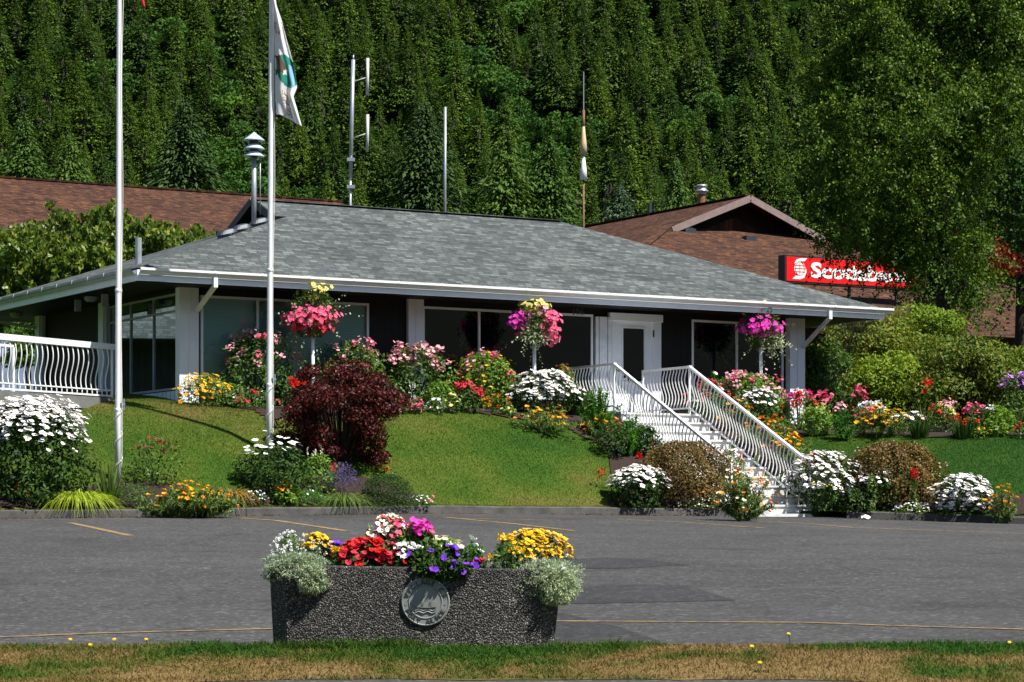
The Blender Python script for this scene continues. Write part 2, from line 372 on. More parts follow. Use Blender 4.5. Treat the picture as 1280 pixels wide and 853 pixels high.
M['flagblue'] = plain('flag_blue', (.20, .38, .52), .8)
M['tan'] = plain('flag_tan', (.42, .30, .19), .8)
M['rust'] = plain('rusty_steel', (.20, .10, .05), .7, .4, 14)
M['rope'] = plain('rope', (.75, .73, .68), .9)
def blindmat():
    m, t, b = newmat('window_blind')
    s_ = t.nodes.new('ShaderNodeSeparateXYZ'); lk(t, coord(t), s_.inputs[0])
    fr = math_(t, 'FRACT', math_(t, 'DIVIDE', s_.outputs[2], .05))
    lk(t, ramp(t, fr, [(0, (.30, .40, .40)), (.2, (.56, .72, .72)), (1, (.52, .68, .68))]), b.inputs['Base Color'])
    b.inputs['Roughness'].default_value = .6; bump(t, b, fr, .5, .02); return m
M['blind'] = blindmat()
M['shade'] = plain('pale_window_shade', (.40, .70, .72), .8, .15, 3, bmp=.6)
# foliage
G = {}
G['conifer'] = leafmat('conifer_needles', (.014, .035, .009), (.028, .060, .014), (.045, .085, .02), .12, .6, .2, .05)
G['cedar'] = leafmat('cedar_fronds', (.03, .068, .012), (.05, .10, .016), (.075, .13, .022), .2, .6, .2, .25)
G['decid'] = leafmat('broad_leaves', (.022, .062, .012), (.038, .092, .016), (.06, .13, .022), .25, .55, .3, .12)
G['birch'] = leafmat('birch_leaves', (.019, .047, .005), (.042, .092, .009), (.145, .205, .024), .25, .6, .2, .35)
G['cherry'] = leafmat('cherry_leaves', (.036, .076, .010), (.072, .122, .014), (.18, .20, .04), .28, .45, .35, .5)
G['rhodo'] = leafmat('rhododendron_leaves', (.042, .085, .009), (.085, .130, .013), (.21, .18, .03), .22, .6, .2, .6)
G['rhodoy'] = leafmat('bright_shrub_leaves', (.07, .14, .010), (.12, .19, .015), (.20, .23, .025), .3, .6, .2, .6)
G['redleaf'] = leafmat('red_maple_leaves', (.09, .014, .006), (.18, .030, .010), (.28, .06, .018), .3)
G['plum'] = leafmat('burgundy_leaves', (.020, .0035, .0035), (.045, .006, .006), (.11, .014, .011), .2, .5, .25, 1.2)
G['copper'] = leafmat('copper_leaves', (.048, .048, .012), (.105, .070, .022), (.185, .110, .050), .2, .6, .2, 1.2)
G['mid'] = leafmat('garden_leaves', (.03, .075, .012), (.055, .115, .018), (.09, .16, .03), .28, .5, .35, 1.2)
G['darkg'] = leafmat('dark_garden_leaves', (.014, .038, .008), (.026, .06, .011), (.045, .09, .016), .2, .6, .2, 1.2)
G['lightg'] = leafmat('fresh_garden_leaves', (.07, .15, .02), (.11, .21, .025), (.17, .27, .04), .35, .5, .3, 1.2)
G['lime'] = leafmat('lime_grass_leaves', (.16, .24, .02), (.26, .34, .03), (.36, .42, .07), .35, .5, .3, 1.2)
G['fern'] = leafmat('feathery_leaves', (.03, .11, .012), (.05, .16, .016), (.08, .21, .025), .35, .5, .3, 1.2)
G['greyg'] = leafmat('grey_green_leaves', (.075, .13, .035), (.12, .18, .05), (.17, .23, .08), .25, .6, .2, 1.2)
G['silver'] = leafmat('silver_leaves', (.20, .25, .20), (.31, .37, .30), (.45, .51, .43), .2, .7, .2, 2.)
G['dry'] = leafmat('dry_leaves', (.16, .09, .02), (.24, .15, .04), (.13, .16, .03), .3)
G['stem'] = plain('green_stems', (.05, .10, .025), .7)
PT = {}
PT['white'] = petal('white_petals', (.86, .86, .85), (.92, .92, .92), .1)
PT['cream'] = petal('cream_petals', (.70, .66, .46), (.80, .76, .58))
PT['yellow'] = petal('yellow_petals', (.80, .50, .01), (.86, .62, .03))
PT['gold'] = petal('golden_petals', (.80, .33, .008), (.85, .46, .015))
PT['orange'] = petal('orange_petals', (.78, .19, .006), (.84, .28, .01))
PT['red'] = petal('red_petals', (.55, .008, .010), (.70, .025, .02))
PT['scarlet'] = petal('scarlet_petals', (.62, .03, .008), (.72, .07, .02))
PT['crimson'] = petal('crimson_petals', (.60, .02, .05), (.75, .06, .10))
PT['pink'] = petal('pink_petals', (.70, .22, .30), (.84, .50, .55))
PT['hotpink'] = petal('hot_pink_petals', (.70, .06, .18), (.80, .16, .28))
PT['magenta'] = petal('magenta_petals', (.62, .02, .36), (.74, .07, .48))
PT['purple'] = petal('purple_petals', (.13, .03, .42), (.20, .06, .58))
PT['lilac'] = petal('lilac_petals', (.40, .17, .52), (.52, .28, .62))
PT['lav'] = petal('lavender_petals', (.10, .075, .18), (.17, .13, .27))
PT['paleblue'] = petal('pale_blue_petals', (.40, .48, .72), (.55, .62, .80))
PT['paleyellow'] = petal('pale_yellow_petals', (.72, .66, .14), (.80, .74, .28))
PT['eye'] = plain('flower_eye', (.45, .26, .02), .8)

# ------------------------------------------------------------------ facade frame and terrain
OX, OY = 2.506, 51.36                     # point of the office front below the door
UX, UY = .863, .505                       # along the office front, to the right
ANG = math.atan2(UY, UX)
def loc2w(x, y): return (OX+UX*x-UY*y, OY+UY*x+UX*y)         # x along the front, y behind it
def w2loc(X, Y): dx, dy = X-OX, Y-OY; return (UX*dx+UY*dy, -UY*dx+UX*dy)
def rayp(px, py, Y): return np.array(((px-640)/F*Y, Y, ZC+(HY-py)/F*Y))
def front_x(px, y=0.):                    # local x where the photo column px meets the local line y = const
    r = (px-640)/F; return (OY*r+UX*y*r-OX+UY*y)/(UX-UY*r)
KX = np.array([-16, -11, -8.0, -4.4, -1.35, 1.5, 3.9, 5.4, 7.4, 9.0, 14, 18])
KY = np.array([38.2, 39.2, 40.0, 41.5, 43.0, 44.3, 45.3, 45.9, 45.5, 45.0, 43.6, 42.5])
UXs = np.array([-16, -12, -8, -6.5, -4.9, -1.46, 0, 2, 4, 5.6, 9, 14, 18])
UYs = np.array([46.5, 46.5, 46.2, 45.6, 45.0, 46.7, 47.6, 49.0, 50.0, 49.5, 49.0, 48.8, 48.6])
UZs = np.array([2.15, 2.2, 2.32, 2.26, 2.05, 2.12, 2.10, 2.10, 2.08, 1.80, 1.76, 1.72, 1.7])+ZC
def Yk(x): return np.interp(x, KX, KY)
def lot_z(x, y):
    x = np.asarray(x, float); y = np.asarray(y, float)
    s = np.clip((y-17.3)/28, 0, 1)
    tilt = np.where(x > -1.5, -.025*(np.minimum(x, 11)+1.5), .004*(-1.5-np.maximum(x, -12)))
    return ZC-.82+.0413*(y-17.3)+tilt*s
STB = (5.41, 46.4); SZ0 = ZC+.24; RISE, TREAD, NST, SW = 1.96/11, 3.92/11, 11, 1.74   # stair foot (right post), rises
def T(x, y):
    x = np.asarray(x, float); y = np.asarray(y, float)
    yk = Yk(x); zk = lot_z(x, yk)+.12
    yu = np.interp(x, UXs, UYs); zu = np.interp(x, UXs, UZs)
    t = np.clip((y-yk-.19)/(yu-yk-.19), 0, 1)
    z = zk+(zu-zk)*(t+.28*t*(1-t))+np.clip((y-yu)*.10, 0, .30)
    z = z+.05*(vnoise(x, y, 1.7, 5)-.5)*np.sin(t*math.pi)
    z = np.where(y < yk, lot_z(x, y), z)
    dx, dy = x-STB[0], y-STB[1]; lu = UX*dx+UY*dy; ls = -UY*dx+UX*dy      # under the stairs the soil stays below the treads
    ins = (lu > -SW-.06) & (lu < .06) & (ls > -.3) & (ls < 5.5)
    z = np.where(ins, np.minimum(z, SZ0-.25+np.clip(ls, 0, 3.9)*RISE/TREAD), z)
    return z
def hit(px, py):
    ys = np.arange(9.0, 60, .01); xs = (px-640)/F*ys; zs = ZC+(HY-py)/F*ys
    g = T(xs, ys); k = np.argmax(zs <= g) if HY > 0 else 0
    if not (zs <= g).any(): k = len(ys)-1
    return np.array((xs[k], ys[k], g[k]))
def onY(px, Y): x = (px-640)/F*Y; return np.array((x, Y, float(T(x, Y))))

# ------------------------------------------------------------------ setting: ground, hill, lot, road, lawn, beds, kerb
def gz(y): return np.interp(y, [-200, 0, 17, 40, 47, 60, 150], [-1.7, -.5, .1, .75, 1.2, 3.4, 3.5])
gx = np.concatenate([np.linspace(-600, -40, 12), np.linspace(-30, 30, 13), np.linspace(40, 600, 12)])
gy = np.concatenate([np.linspace(-200, 0, 6), np.linspace(8, 60, 27), np.linspace(75, 160, 6)])
GXX, GYY = np.meshgrid(gx, gy, indexing='ij')
mb = MB(); mb.grid(np.stack([GXX, GYY, gz(GYY)-.22], -1)); mb.build('ground', plain('bare_ground', (.07, .07, .035), .95, .4, .6, bmp=.5)); struct(bpy.data.objects['ground'])
def hill_z(x, y): return 3.4+.90*np.maximum(y-360, 0)+6*(fbm(x, y, 60, 2)-.5)*np.clip((y-350)/40, 0, 1)
hx, hy = np.meshgrid(np.linspace(-330, 330, 80), np.linspace(150, 700, 80), indexing='ij')
mb = MB(); mb.grid(np.stack([hx, hy, hill_z(hx, hy)], -1))
struct(mb.build('hill', plain('forest_floor', (.010, .026, .004), .95, .6, .25, spec=0., bmp=.5), smooth=True))
# added wooded ridge, out of view behind the camera, to darken the window reflections
ha, hr = np.meshgrid(np.linspace(R(178), R(372), 90), np.linspace(230, 470, 14), indexing='ij'); hx, hy = hr*np.cos(ha), hr*np.sin(ha)
hh = np.clip((hr-230)/170, 0, 1); mb = MB(); mb.grid(np.stack([hx, hy, -3+hh*(62+40*fbm(hx, hy, 90, 8))], -1)); struct(mb.build('hill', plain('added_wooded_ridge', (.022, .04, .014), .95, .5, .08, bmp=.5), smooth=True))
# parking lot
ts = np.linspace(0, 1, 40); xs = np.linspace(-20, 20, 81); V = np.zeros((81, 40, 3))
for i, x in enumerate(xs):
    y = 17.15+(Yk(x)+.05-17.15)*ts; V[i] = np.stack([np.full(40, x), y, lot_z(x, y)], -1)
# the lot runs up to the stair foot as a low ramp
mb = MB(); mb.grid(V); LOT = struct(mb.build('parking_lot', M['asphalt'], smooth=True))
xs = np.linspace(-30, 30, 13); ys = np.linspace(-6, 15.45, 12); X2, Y2 = np.meshgrid(xs, ys, indexing='ij')
mb = MB(); mb.grid(np.stack([X2, Y2, lot_z(X2, Y2)], -1)); struct(mb.build('road', M['asphalt'], smooth=True))
# stair-foot apron
p = [hit(908, 649), hit(1072, 652)]
mb = MB(); n = 12; A = np.zeros((n, 6, 3))
for i in range(n):
    x = 3.75+(7.0-3.75)*i/(n-1)
    for j in range(6):
        y = Yk(x)-.25+j*.28; A[i, j] = (x, y, lot_z(x, y)+.004+.05*min(1, max(0, (j-1)/4)))
mb.grid(A); mb.build('stair_apron', M['asphalt'], LOT, smooth=True)
def strip(name, pts, w, m, dz=.005, parent=LOT, sub=8):
    P = []
    for a, b in zip(pts[:-1], pts[1:]):
        for k in range(sub): P.append(hit(a[0]+(b[0]-a[0])*k/sub, a[1]+(b[1]-a[1])*k/sub)[:2])
    P.append(hit(*pts[-1])[:2]); P = np.array(P); d = nrm(np.gradient(P, axis=0)); nn = np.stack([-d[:, 1], d[:, 0]], -1)
    rg = rs(name+str(pts[0])); w = w*(1+.25*(rg.random(len(P))-.5)); V = np.zeros((len(P), 2, 3))
    for j, s in enumerate((-1, 1)):
        q = P+nn*(s*w/2)[:, None]; V[:, j] = np.stack([q[:, 0], q[:, 1], lot_z(q[:, 0], q[:, 1])+dz], -1)
    mb = MB(); mb.grid(V); return mb.build(name, m, parent)
for pts, w in ([[(-30, 798.5), (130, 792), (345, 786.5)], .075], [[(690, 777), (870, 778), (1010, 779), (1120, 783), (1300, 788)], .075],
               [[(88, 654), (163, 670)], .12], [[(300, 648), (345, 651), (432, 664)], .11], [[(556, 647), (640, 655), (718, 664)], .11],
               [[(575, 648.5), (700, 651)], .09], [[(770, 649.5), (850, 653), (960, 661)], .10], [[(915, 651), (1010, 655), (1066, 660), (1290, 668)], .10]):
    strip('painted_line', pts, w, M['line'])
def patch(poly, dz):
    P = [hit(*q) for q in poly]; mb = MB(); c = np.mean(P, 0)
    mb.poly([(q[0], q[1], float(lot_z(q[0], q[1]))+dz) for q in P]); mb.build('asphalt_patch', M['patch'], LOT)
patch([(640, 702), (760, 697), (812, 700), (862, 707), (780, 711), (640, 712)], .003)
patch([(640, 737), (800, 731), (860, 733), (920, 751), (780, 754), (640, 757)], .003)
patch([(640, 763), (705, 767), (772, 784), (838, 806), (640, 808)], .0025)
# kerb
def kerb(x0, x1):
    xs = np.linspace(x0, x1, 60); ys = Yk(xs); rg = rs('kerb%f' % x0); V = np.zeros((60, 5, 3))
    j = (rg.random(60)-.5)*.018
    zl = lot_z(xs, ys)
    V[:, 0] = np.stack([xs, ys, zl-.05], -1); V[:, 1] = np.stack([xs, ys+.015+j*.5, zl+.115+j], -1)
    V[:, 2] = np.stack([xs, ys+.04, zl+.135+j], -1); V[:, 3] = np.stack([xs, ys+.16, zl+.137+j*.6], -1); V[:, 4] = np.stack([xs, ys+.165, zl-.05], -1)
    mb = MB(); mb.grid(V)
    for k in (0, 59): mb.poly(V[k])
    return mb.build('kerb', M['kerb'])
struct(kerb(-18, 3.92)); struct(kerb(6.0, 18))
# lawn
def lawn_tint(x, y):
    b = fbm(x, y, 2.6, 11)*.75+fbm(x, y, .7, 4)*.35
    t = np.clip((b-.365)*1.65, 0, 1)
    crest = np.exp(-((y-np.interp(x, UXs, UYs)+.3)/.9)**2)*np.where(x < 0, .24, .05)
    low = np.exp(-((y-Yk(x)-.25)/.5)**2)*.2
    left = np.where((x < -3.2), .07, 0)+np.where((x > 1.2) & (x < 4), .22*np.clip((y-44.5)/3, 0, 1), 0)
    right = np.where(x > 5, -.22, 0)
    return np.clip(t+crest+low+left+right, .01, 1)
LAWN_STOPS = [(0, (.018, .066, .004)), (.36, (.040, .094, .006)), (.64, (.076, .112, .011)), (.88, (.125, .115, .026)), (1, (.185, .13, .048))]
M['lawn'] = tintmat('lawn', LAWN_STOPS, .9, 0, .5, 0)
M['blade'] = tintmat('grass_blade', [(p_, tuple(q*1.2 for q in c_)) for p_, c_ in LAWN_STOPS], .7, .25, 0, .22)
xs = np.linspace(-18, 20, 191); ts = np.concatenate([np.linspace(0, .5, 60), np.linspace(.53, 1, 16)]); V = np.zeros((191, 76, 3))
for i, x in enumerate(xs):
    y0 = Yk(x)+.10; y = y0+(58-y0)*ts; V[i] = np.stack([np.full(76, x), y, T(np.full(76, x), y)], -1)
mb = MB(); mb.grid(V, 0, lawn_tint(V[..., 0], V[..., 1])); struct(mb.build('lawn', M['lawn'], smooth=True))
# flower beds: mulch sheets a little above the lawn
def in_bed(x, y):
    lx, ly = w2loc(x, y)
    up = (ly > -1.95-.2*np.sin(lx*1.3)-.25*vnoise(x, y, .4, 6)) & (ly < 1) & (lx > -9.2)
    dx, dy = x-STB[0], y-STB[1]; lu = UX*dx+UY*dy; ls = -UY*dx+UX*dy
    left = (lu < -SW) & (lu > -SW-1.35-.3*np.sin(ls*2)-.3*vnoise(x, y, .5, 2)) & (ls > -1)
    right = (lu > 0) & (lu < 1.1+.2*np.sin(ls*2.3)) & (ls > -1)
    rb = (x > 5.3) & (y > np.interp(x, UXs, UYs)-.05+.15*np.sin(x*2.1)) & (y < 54)
    fl = (y < Yk(x)+(.85+.2*np.sin(x*1.7))*np.clip((-1.2-x)/1.0, 0, 1)**.6)
    fr = (y < Yk(x)+.95) & (x > 4)
    fm = (y < Yk(x)+1.0*np.clip((x-1.5)/1.0, 0, 1)**.6)
    return (up | left | right | rb | fl | fr | fm) & (y > Yk(x)+.27)
st = .09; xs = np.arange(-12, 15, st); ys = np.arange(38.5, 54, st); X2, Y2 = np.meshgrid(xs, ys, indexing='ij')
Z2 = T(X2, Y2)+.018+.02*vnoise(X2, Y2, .12, 9); ok = in_bed(X2+st/2, Y2+st/2)[:-1, :-1]
b_ = len(ys); i, j = np.nonzero(ok); f = np.stack([i*b_+j, (i+1)*b_+j, (i+1)*b_+j+1, i*b_+j+1], -1)
used, inv = np.unique(f, return_inverse=True)
mb = MB(); mb.add(np.stack([X2, Y2, Z2], -1).reshape(-1, 3)[used], inv.reshape(f.shape)); struct(mb.build('flower_bed', M['soil']))
# lawn blades
rg = rs('lawn'); n = 380000
x = rg.random(n)*25.5-10.5; yk = Yk(x)+.18; y = yk+(np.interp(x, UXs, UYs)+.7-yk)*rg.random(n)
k = ~in_bed(x, y); dx, dy = x-STB[0], y-STB[1]; lu = UX*dx+UY*dy; k &= ~((lu > -SW-.1) & (lu < .1)); x, y = x[k], y[k]
tn = lawn_tint(x, y); D = np.stack([rg.normal(size=len(x))*.45, rg.normal(size=len(x))*.45, np.ones(len(x))], -1)
mb = MB(); blades(mb, np.stack([x, y, T(x, y)], -1), D, .020+.034*rg.random(len(x)), .008, .25, rg, 0, 1, tn)
xe = rg.random(16000)*25-11; ye = Yk(xe)+.12+.12*rg.random(16000); k = (xe < 3.9) | (xe > 6.1); xe, ye = xe[k], ye[k]      # ragged turf edge over the kerb
blades(mb, np.stack([xe, ye, T(xe, ye)+.01], -1), np.stack([rg.normal(size=len(xe))*.5, -.5+rg.normal(size=len(xe))*.5, np.ones(len(xe))*.8], -1), (.03+.07*rg.random(len(xe))**2)*(.4+1.2*vnoise(xe, xe*0, .4, 6)), .009, .7, rg, 0, 2, np.clip(lawn_tint(xe, ye)+.1, 0, 1))
tag(mb.build('grass', M['blade']), 'mown lawn grass growing on the slopes below the low building', 'grass', kind='stuff')
# dry litter gathered along the kerb foot
rg = rs('litter'); n = 2600; x = rg.random(n)*22-11; y = Yk(x)-.01-.16*rg.random(n)**2.2; k = ((x < 3.8) | (x > 6.1)) & (vnoise(x, x*0, .9, 12) > .35); x, y = x[k], y[k]
mb = MB(); leaves(mb, np.stack([x, y, lot_z(x, y)+.006+.01*rg.random(len(x))], -1), np.stack([rg.normal(size=len(x)), rg.normal(size=len(x)), rg.normal(size=len(x))*.15], -1), .02+.03*rg.random(len(x)), .014, rg)
tag(mb.build('leaf_litter', leafmat('dry_litter', (.05, .025, .012), (.10, .05, .022), (.16, .09, .04), 0)), 'reddish dry leaf litter gathered along the foot of the kerb', 'leaf litter', kind='stuff')
# near grass strip with its blades
def strip_z(x, y): return lot_z(x, y)+.05*np.sin(np.clip((y-15.4)/1.9, 0, 1)*math.pi)**.5+.004
def strip_tint(x, y):
    g = np.exp(-(np.abs(x+.9)/1.3)**4-((y-16.5+.4*(vnoise(x, x*0, .5, 41)-.5))/.5)**2)*(.65+.6*vnoise(x, y, .3, 14))+np.exp(-((x-3.1)/.75)**2-((y-16.7)/.5)**2)*.6+np.exp(-((x+3)/.6)**2-((y-15.6)/.3)**2)*.4
    return np.clip(.86+1.9*(fbm(x, y, .7, 21)-.5)+.5*(vnoise(x, y, .13, 5)-.5)+.05*np.clip((15.9-y)/.4, -1, 1)-g*.85, .02, 1)
def edge(x, s): return .10*(vnoise(x, x*0, .35, s)-.5)+.06*(vnoise(x, x*0, .09, s+1)-.5)
xs = np.linspace(-22, 22, 177); ts = np.linspace(0, 1, 16); V = np.zeros((177, 16, 3))
for i, x in enumerate(xs):
    y0 = 15.22+np.interp(x, [-3.2, -1.2, 1.5, 3], [-.45, 0, .02, -.4])+edge(x, 3); y = y0+(17.28+edge(x, 8)-y0)*ts; V[i] = np.stack([np.full(16, x), y, strip_z(np.full(16, x), y)], -1)
mb = MB(); mb.grid(V, 0, strip_tint(V[..., 0], V[..., 1]))
STRIP = [(0, (.022, .078, .005)), (.3, (.046, .100, .008)), (.55, (.088, .100, .016)), (.8, (.145, .106, .030)), (1, (.215, .145, .055))]
struct(mb.build('verge', tintmat('verge', STRIP, .95, 0, .6, 0), smooth=True))
rg = rs('verge'); n = 150000; x = rg.random(n)*9.4-4.7; y0 = 15.2+np.interp(x, [-3.2, -1.2, 1.5, 3], [-.45, 0, .02, -.4])
y = y0+(17.3-y0)*rg.random(n)+edge(x, 8); tn = strip_tint(x, y); lush = np.clip(.75-tn, 0, 1)
k = rg.random(n) < .45+.75*lush; x, y, tn, lush = x[k], y[k], tn[k], lush[k]
D = np.stack([rg.normal(size=len(x))*.5, rg.normal(size=len(x))*.4, np.ones(len(x))*.9], -1)
mb = MB(); blades(mb, np.stack([x, y, strip_z(x, y)], -1), D, (.02+.05*rg.random(len(x))**1.6)*(1+2.2*lush*vnoise(x, y, .22, 3)), .0055, .45, rg, 0, 2, tn)
n = 5200; x = -.72+1.25*rg.normal(size=n)*.75; x = x[(x > -2.1) & (x < .75)]; y = 16.52+.16*rg.random(len(x)); cl = vnoise(x, x*0, .16, 33)       # taller tufts against the planter
k = rg.random(len(x)) < .25+.9*cl; x, y, cl = x[k], y[k], cl[k]; D = np.stack([rg.normal(size=len(x))*.45, rg.normal(size=len(x))*.3-.1, np.ones(len(x))], -1)
blades(mb, np.stack([x, y, strip_z(x, y)], -1), D, (.05+.09*rg.random(len(x)))*(.5+.9*cl), .006, .4, rg, 0, 3, np.clip(.08+.3*rg.random(len(x)), 0, 1))
tag(mb.build('grass', tintmat('verge_blade', [(p_, tuple(q*1.1 for q in c_)) for p_, c_ in STRIP], .7, .25, 0, .3)), 'patchy green and dried grass on the verge around the stone planter', 'grass', kind='stuff')

# ------------------------------------------------------------------ the low office building (local frame: x along the front, y back, z up)
ZF = 2.22+ZC                                # floor
ZE, ZR, ZS = 4.56+ZC, 6.59+ZC, 4.36+ZC      # eave, ridge, soffit
XL, XR, YF, YB, YR = -11.14, 5.5, -1.07, 8.81, 3.87
OFF = thing('office_building', 'low office with grey hip roof, dark siding and wide windows above the lawn', 'building', (OX, OY, 0), ANG)
XG, YG, ZG = -6.4, 2.86, 6.16+ZC
mb = MB()
ov = .28; go = (XG-ov, YR, ZR); gfy = YG-.05; gfz = ZE+(gfy-YF)*(ZR-ZE)/(YR-YF); gby = 2*YR-gfy
eFL, eFR, eBL, eBR = (XL, YF, ZE), (XR, YF, ZE), (XL, YB, ZE), (XR, YB, ZE); rR = (XR-(YR-YF), YR, ZR)
mb.poly([eFL, eFR, rR, go, (XG-ov, gfy, gfz), (XG, YG, ZG)])
mb.poly([eBR, eBL, (XG, 2*YR-YG, ZG), (XG-ov, gby, gfz), go, rR])
mb.poly([eFR, eBR, rR]); mb.poly([eBL, eFL, (XG, YG, ZG), (XG, 2*YR-YG, ZG)])
roof = mb.build('roof', M['roofgrey'], OFF)
mb = MB()                                   # ridge and hip caps
for a, b in ((rR, go),):
    mb.beam(np.array(a)+(0, 0, .012), np.array(b)+(0, 0, .004), .22, .012)
mb.build('ridge_cap', M['roofgrey'], roof)
mb = MB()
mb.poly([(XG+.02, YG-.1, ZG-.1), (XG+.02, 2*YR-YG+.1, ZG-.1), (XG+.02, YR, ZR-.06)]); mb.build('gable_vent', M['dark'], roof)
mb = MB()
for yy, zz in ((gfy-.06, gfz-.05), (gby+.06, gfz-.05)): mb.beam((XG-ov-.02, yy, zz-.04), (XG-ov-.02, YR, ZR-.03), .04, .15)
mb.build('barge_board', M['dark'], roof)
mb = MB(); mb.box(XL+.03, XR-.03, YF+.03, YB-.03, ZS, ZS+.03); mb.build('soffit', M['soffit'], OFF)
mb = MB()
mb.box(XL, XR-.05, YF, YF+.028, ZS-.02, ZE-.03); mb.box(XL, XL+.028, YF+.028, YB, ZS-.02, ZE-.03); mb.box(XR-.078, XR-.05, YF+.028, YB, ZS-.02, ZE-.03)
mb.box(XL, XR, YB-.028, YB, ZS-.02, ZE-.03); mb.build('fascia', M['whitep'], OFF)
mb = MB()                                    # gutters: small K-profile on the front, darker one on the left
V = np.zeros((2, 7, 3))
prof = [(0, -.10), (-.05, -.10), (-.075, -.05), (-.11, -.03), (-.11, .012), (-.10, .012), (-.095, -.01)]
for i, x in enumerate((XL+.02, XR+.12)): V[i] = [(x, YF-.002+q, ZE-.01+z) for q, z in prof]
mb.grid(V)
for k in (0, 1): mb.poly(V[k])
for x in np.arange(XL+.5, XR, .92): mb.box(x, x+.03, YF-.117, YF-.105, ZE-.035, ZE+.008)
gut = mb.build('gutter', M['white'], roof)
mb = MB(); V = np.zeros((2, 7, 3))
for i, y in enumerate((YF+.02, YB)): V[i] = [(XL-.002+q, y, ZE-.01+z) for q, z in prof]
mb.grid(V)
for y in np.arange(YF+.5, YB, .8): mb.box(XL-.13, XL-.105, y, y+.05, ZE-.06, ZE+.012)
mb.build('gutter', M['greypaint'], roof)
# walls with real openings
def opening_wall(mb, L, z0, z1, opens, place):
    """opens: (a,b,zb,zt); place(a,b,z0,z1) adds one wall box"""
    c = 0
    for a, b, zb, zt in sorted(opens):
        if a > c+.001: place(c if c else L[0], a, z0, z1)
        if zb > z0: place(a, b, z0, zb)
        if zt < z1: place(a, b, zt, z1)
        c = b
    place(c, L[1], z0, z1)
WT = 4.24+ZC
w1 = (front_x(251), front_x(461)); w2 = (front_x(528), front_x(741)); w3 = (front_x(864.5), front_x(979)); dr = (front_x(766), front_x(815))
WL, WR, WB = front_x(228), 4.05, 7.5
mb = MB()
opening_wall(mb, (WL, WR), ZF-.5, ZS, [(*w1, ZF+.30, WT), (*w2, ZF+.30, WT), (dr[0], dr[1], ZF, 4.16+ZC), (*w3, ZF+.35, WT)],
             lambda a, b, z0, z1: mb.box(a, b, 0, .14, z0, z1))
YSW = (.12, 3.55)
opening_wall(mb, (.14, WB), ZF-.5, ZS, [(YSW[0]+.06, YSW[1], 2.52+ZC, 4.28+ZC)], lambda a, b, z0, z1: mb.box(WL, WL+.14, a, b, z0, z1))
mb.box(WR-.14, WR, .14, WB, ZF-.5, ZS); mb.box(WL+.14, WR-.14, WB-.14, WB, ZF-.5, ZS)
mb.build('wall', M['black'], OFF)
mb = MB(); mb.box(WL+.1, WR-.1, .1, WB-.1, ZF-.6, ZF-.02); mb.build('floor_slab', M['conc'], OFF)
# posts
def post(xa, xb, ya, yb):
    mb = MB(); mb.box(xa, xb, ya, yb, ZF-.35, ZS-.002); w = .018
    mb.box((xa+xb)/2-.012, (xa+xb)/2+.012, ya-w, ya-.001, ZF-.35, ZS-.05)
    return mb.build('pillar', M['whitep'], OFF)
post(front_x(224.5, -.09), front_x(248.5, -.09), -.09, .10); post(front_x(508), front_x(527), -.09, -.003); post(front_x(982), front_x(1000.5), -.16, .02)
post(WL-.13, WL-.002, 3.60, 3.85); post(WL-.14, WL-.004, 7.15, 7.40)
# windows
def window(xs_, zb, zt, mull, paneM, blind=False):
    x0, x1 = xs_; fw = .045
    mb = MB(); mb.box(x0, x1, -.012, .05, zt-fw, zt); mb.box(x0, x1, -.012, .05, zb, zb+fw)
    for q in [x0+fw/2]+list(mull)+[x1-fw/2]: mb.box(q-fw/2, q+fw/2, -.013, .048, zb+fw, zt-fw)
    fr = mb.build('window', M['whitep'], OFF)
    ed = [x0+fw]+list(mull)+[x1-fw]
    for a, b in zip(ed[:-1], ed[1:]):
        mb = MB(); mb.box(a+.0, b-.0, .02, .03, zb+fw, zt-fw); mb.build('pane', paneM, fr)
        if blind:
            mb = MB(); mb.box(a-.02, b+.02, .085, .10, zb, zt); mb.build('blind', M['blind'], fr)
    return fr
window(w1, ZF+.30, WT, [front_x(322)], M['clear'], True)
window(w2, ZF+.30, WT, [front_x(599), front_x(667)], M['glass'])
window(w3, ZF+.35, WT, [front_x(921)], M['glass'])
# side windows with transom row
mb = MB(); y0, y1, zb, zm, zt = YSW[0]+.06, YSW[1], 2.52+ZC, 3.94+ZC, 4.28+ZC; xx = WL
for z in (zb, zm, zt-.04): mb.box(xx-.02, xx+.04, y0, y1, z, z+.04)
ym = [y0+.02, y0+1.15, y0+2.28, y1-.02]
for q in ym: mb.box(xx-.024, xx+.044, q-.02, q+.02, zb+.002, zt-.002)
fr = mb.build('window', M['greypaint'], OFF)
for a, b in zip(ym[:-1], ym[1:]):
    for z0, z1 in ((zb+.04, zm), (zm+.04, zt-.04)):
        mb = MB(); mb.box(xx+.0, xx+.008, a+.02, b-.02, z0, z1); mb.build('pane', M['coated'], fr)
n = 24; V = np.zeros((n, 2, 3))
for i in range(n):
    y = y0+(y1-y0)*i/(n-1); V[i, 0] = (xx+.10+.01*math.sin(i*1.3), y, zb+.62-.16*math.sin(math.pi*min(1, i/(n-1)*1.15))); V[i, 1] = (xx+.10+.01*math.sin(i*1.3), y, zt)
mb = MB(); mb.box(xx+.125, xx+.135, y0, y1, zb, zt); mb.build('inner_panel', M['dark'], fr)
mb = MB(); mb.box(WL-.03, WL-.002, YSW[0]+.1, YSW[1], ZF-.4, 2.5+ZC); mb.build('base_panel', M['panel'], OFF)
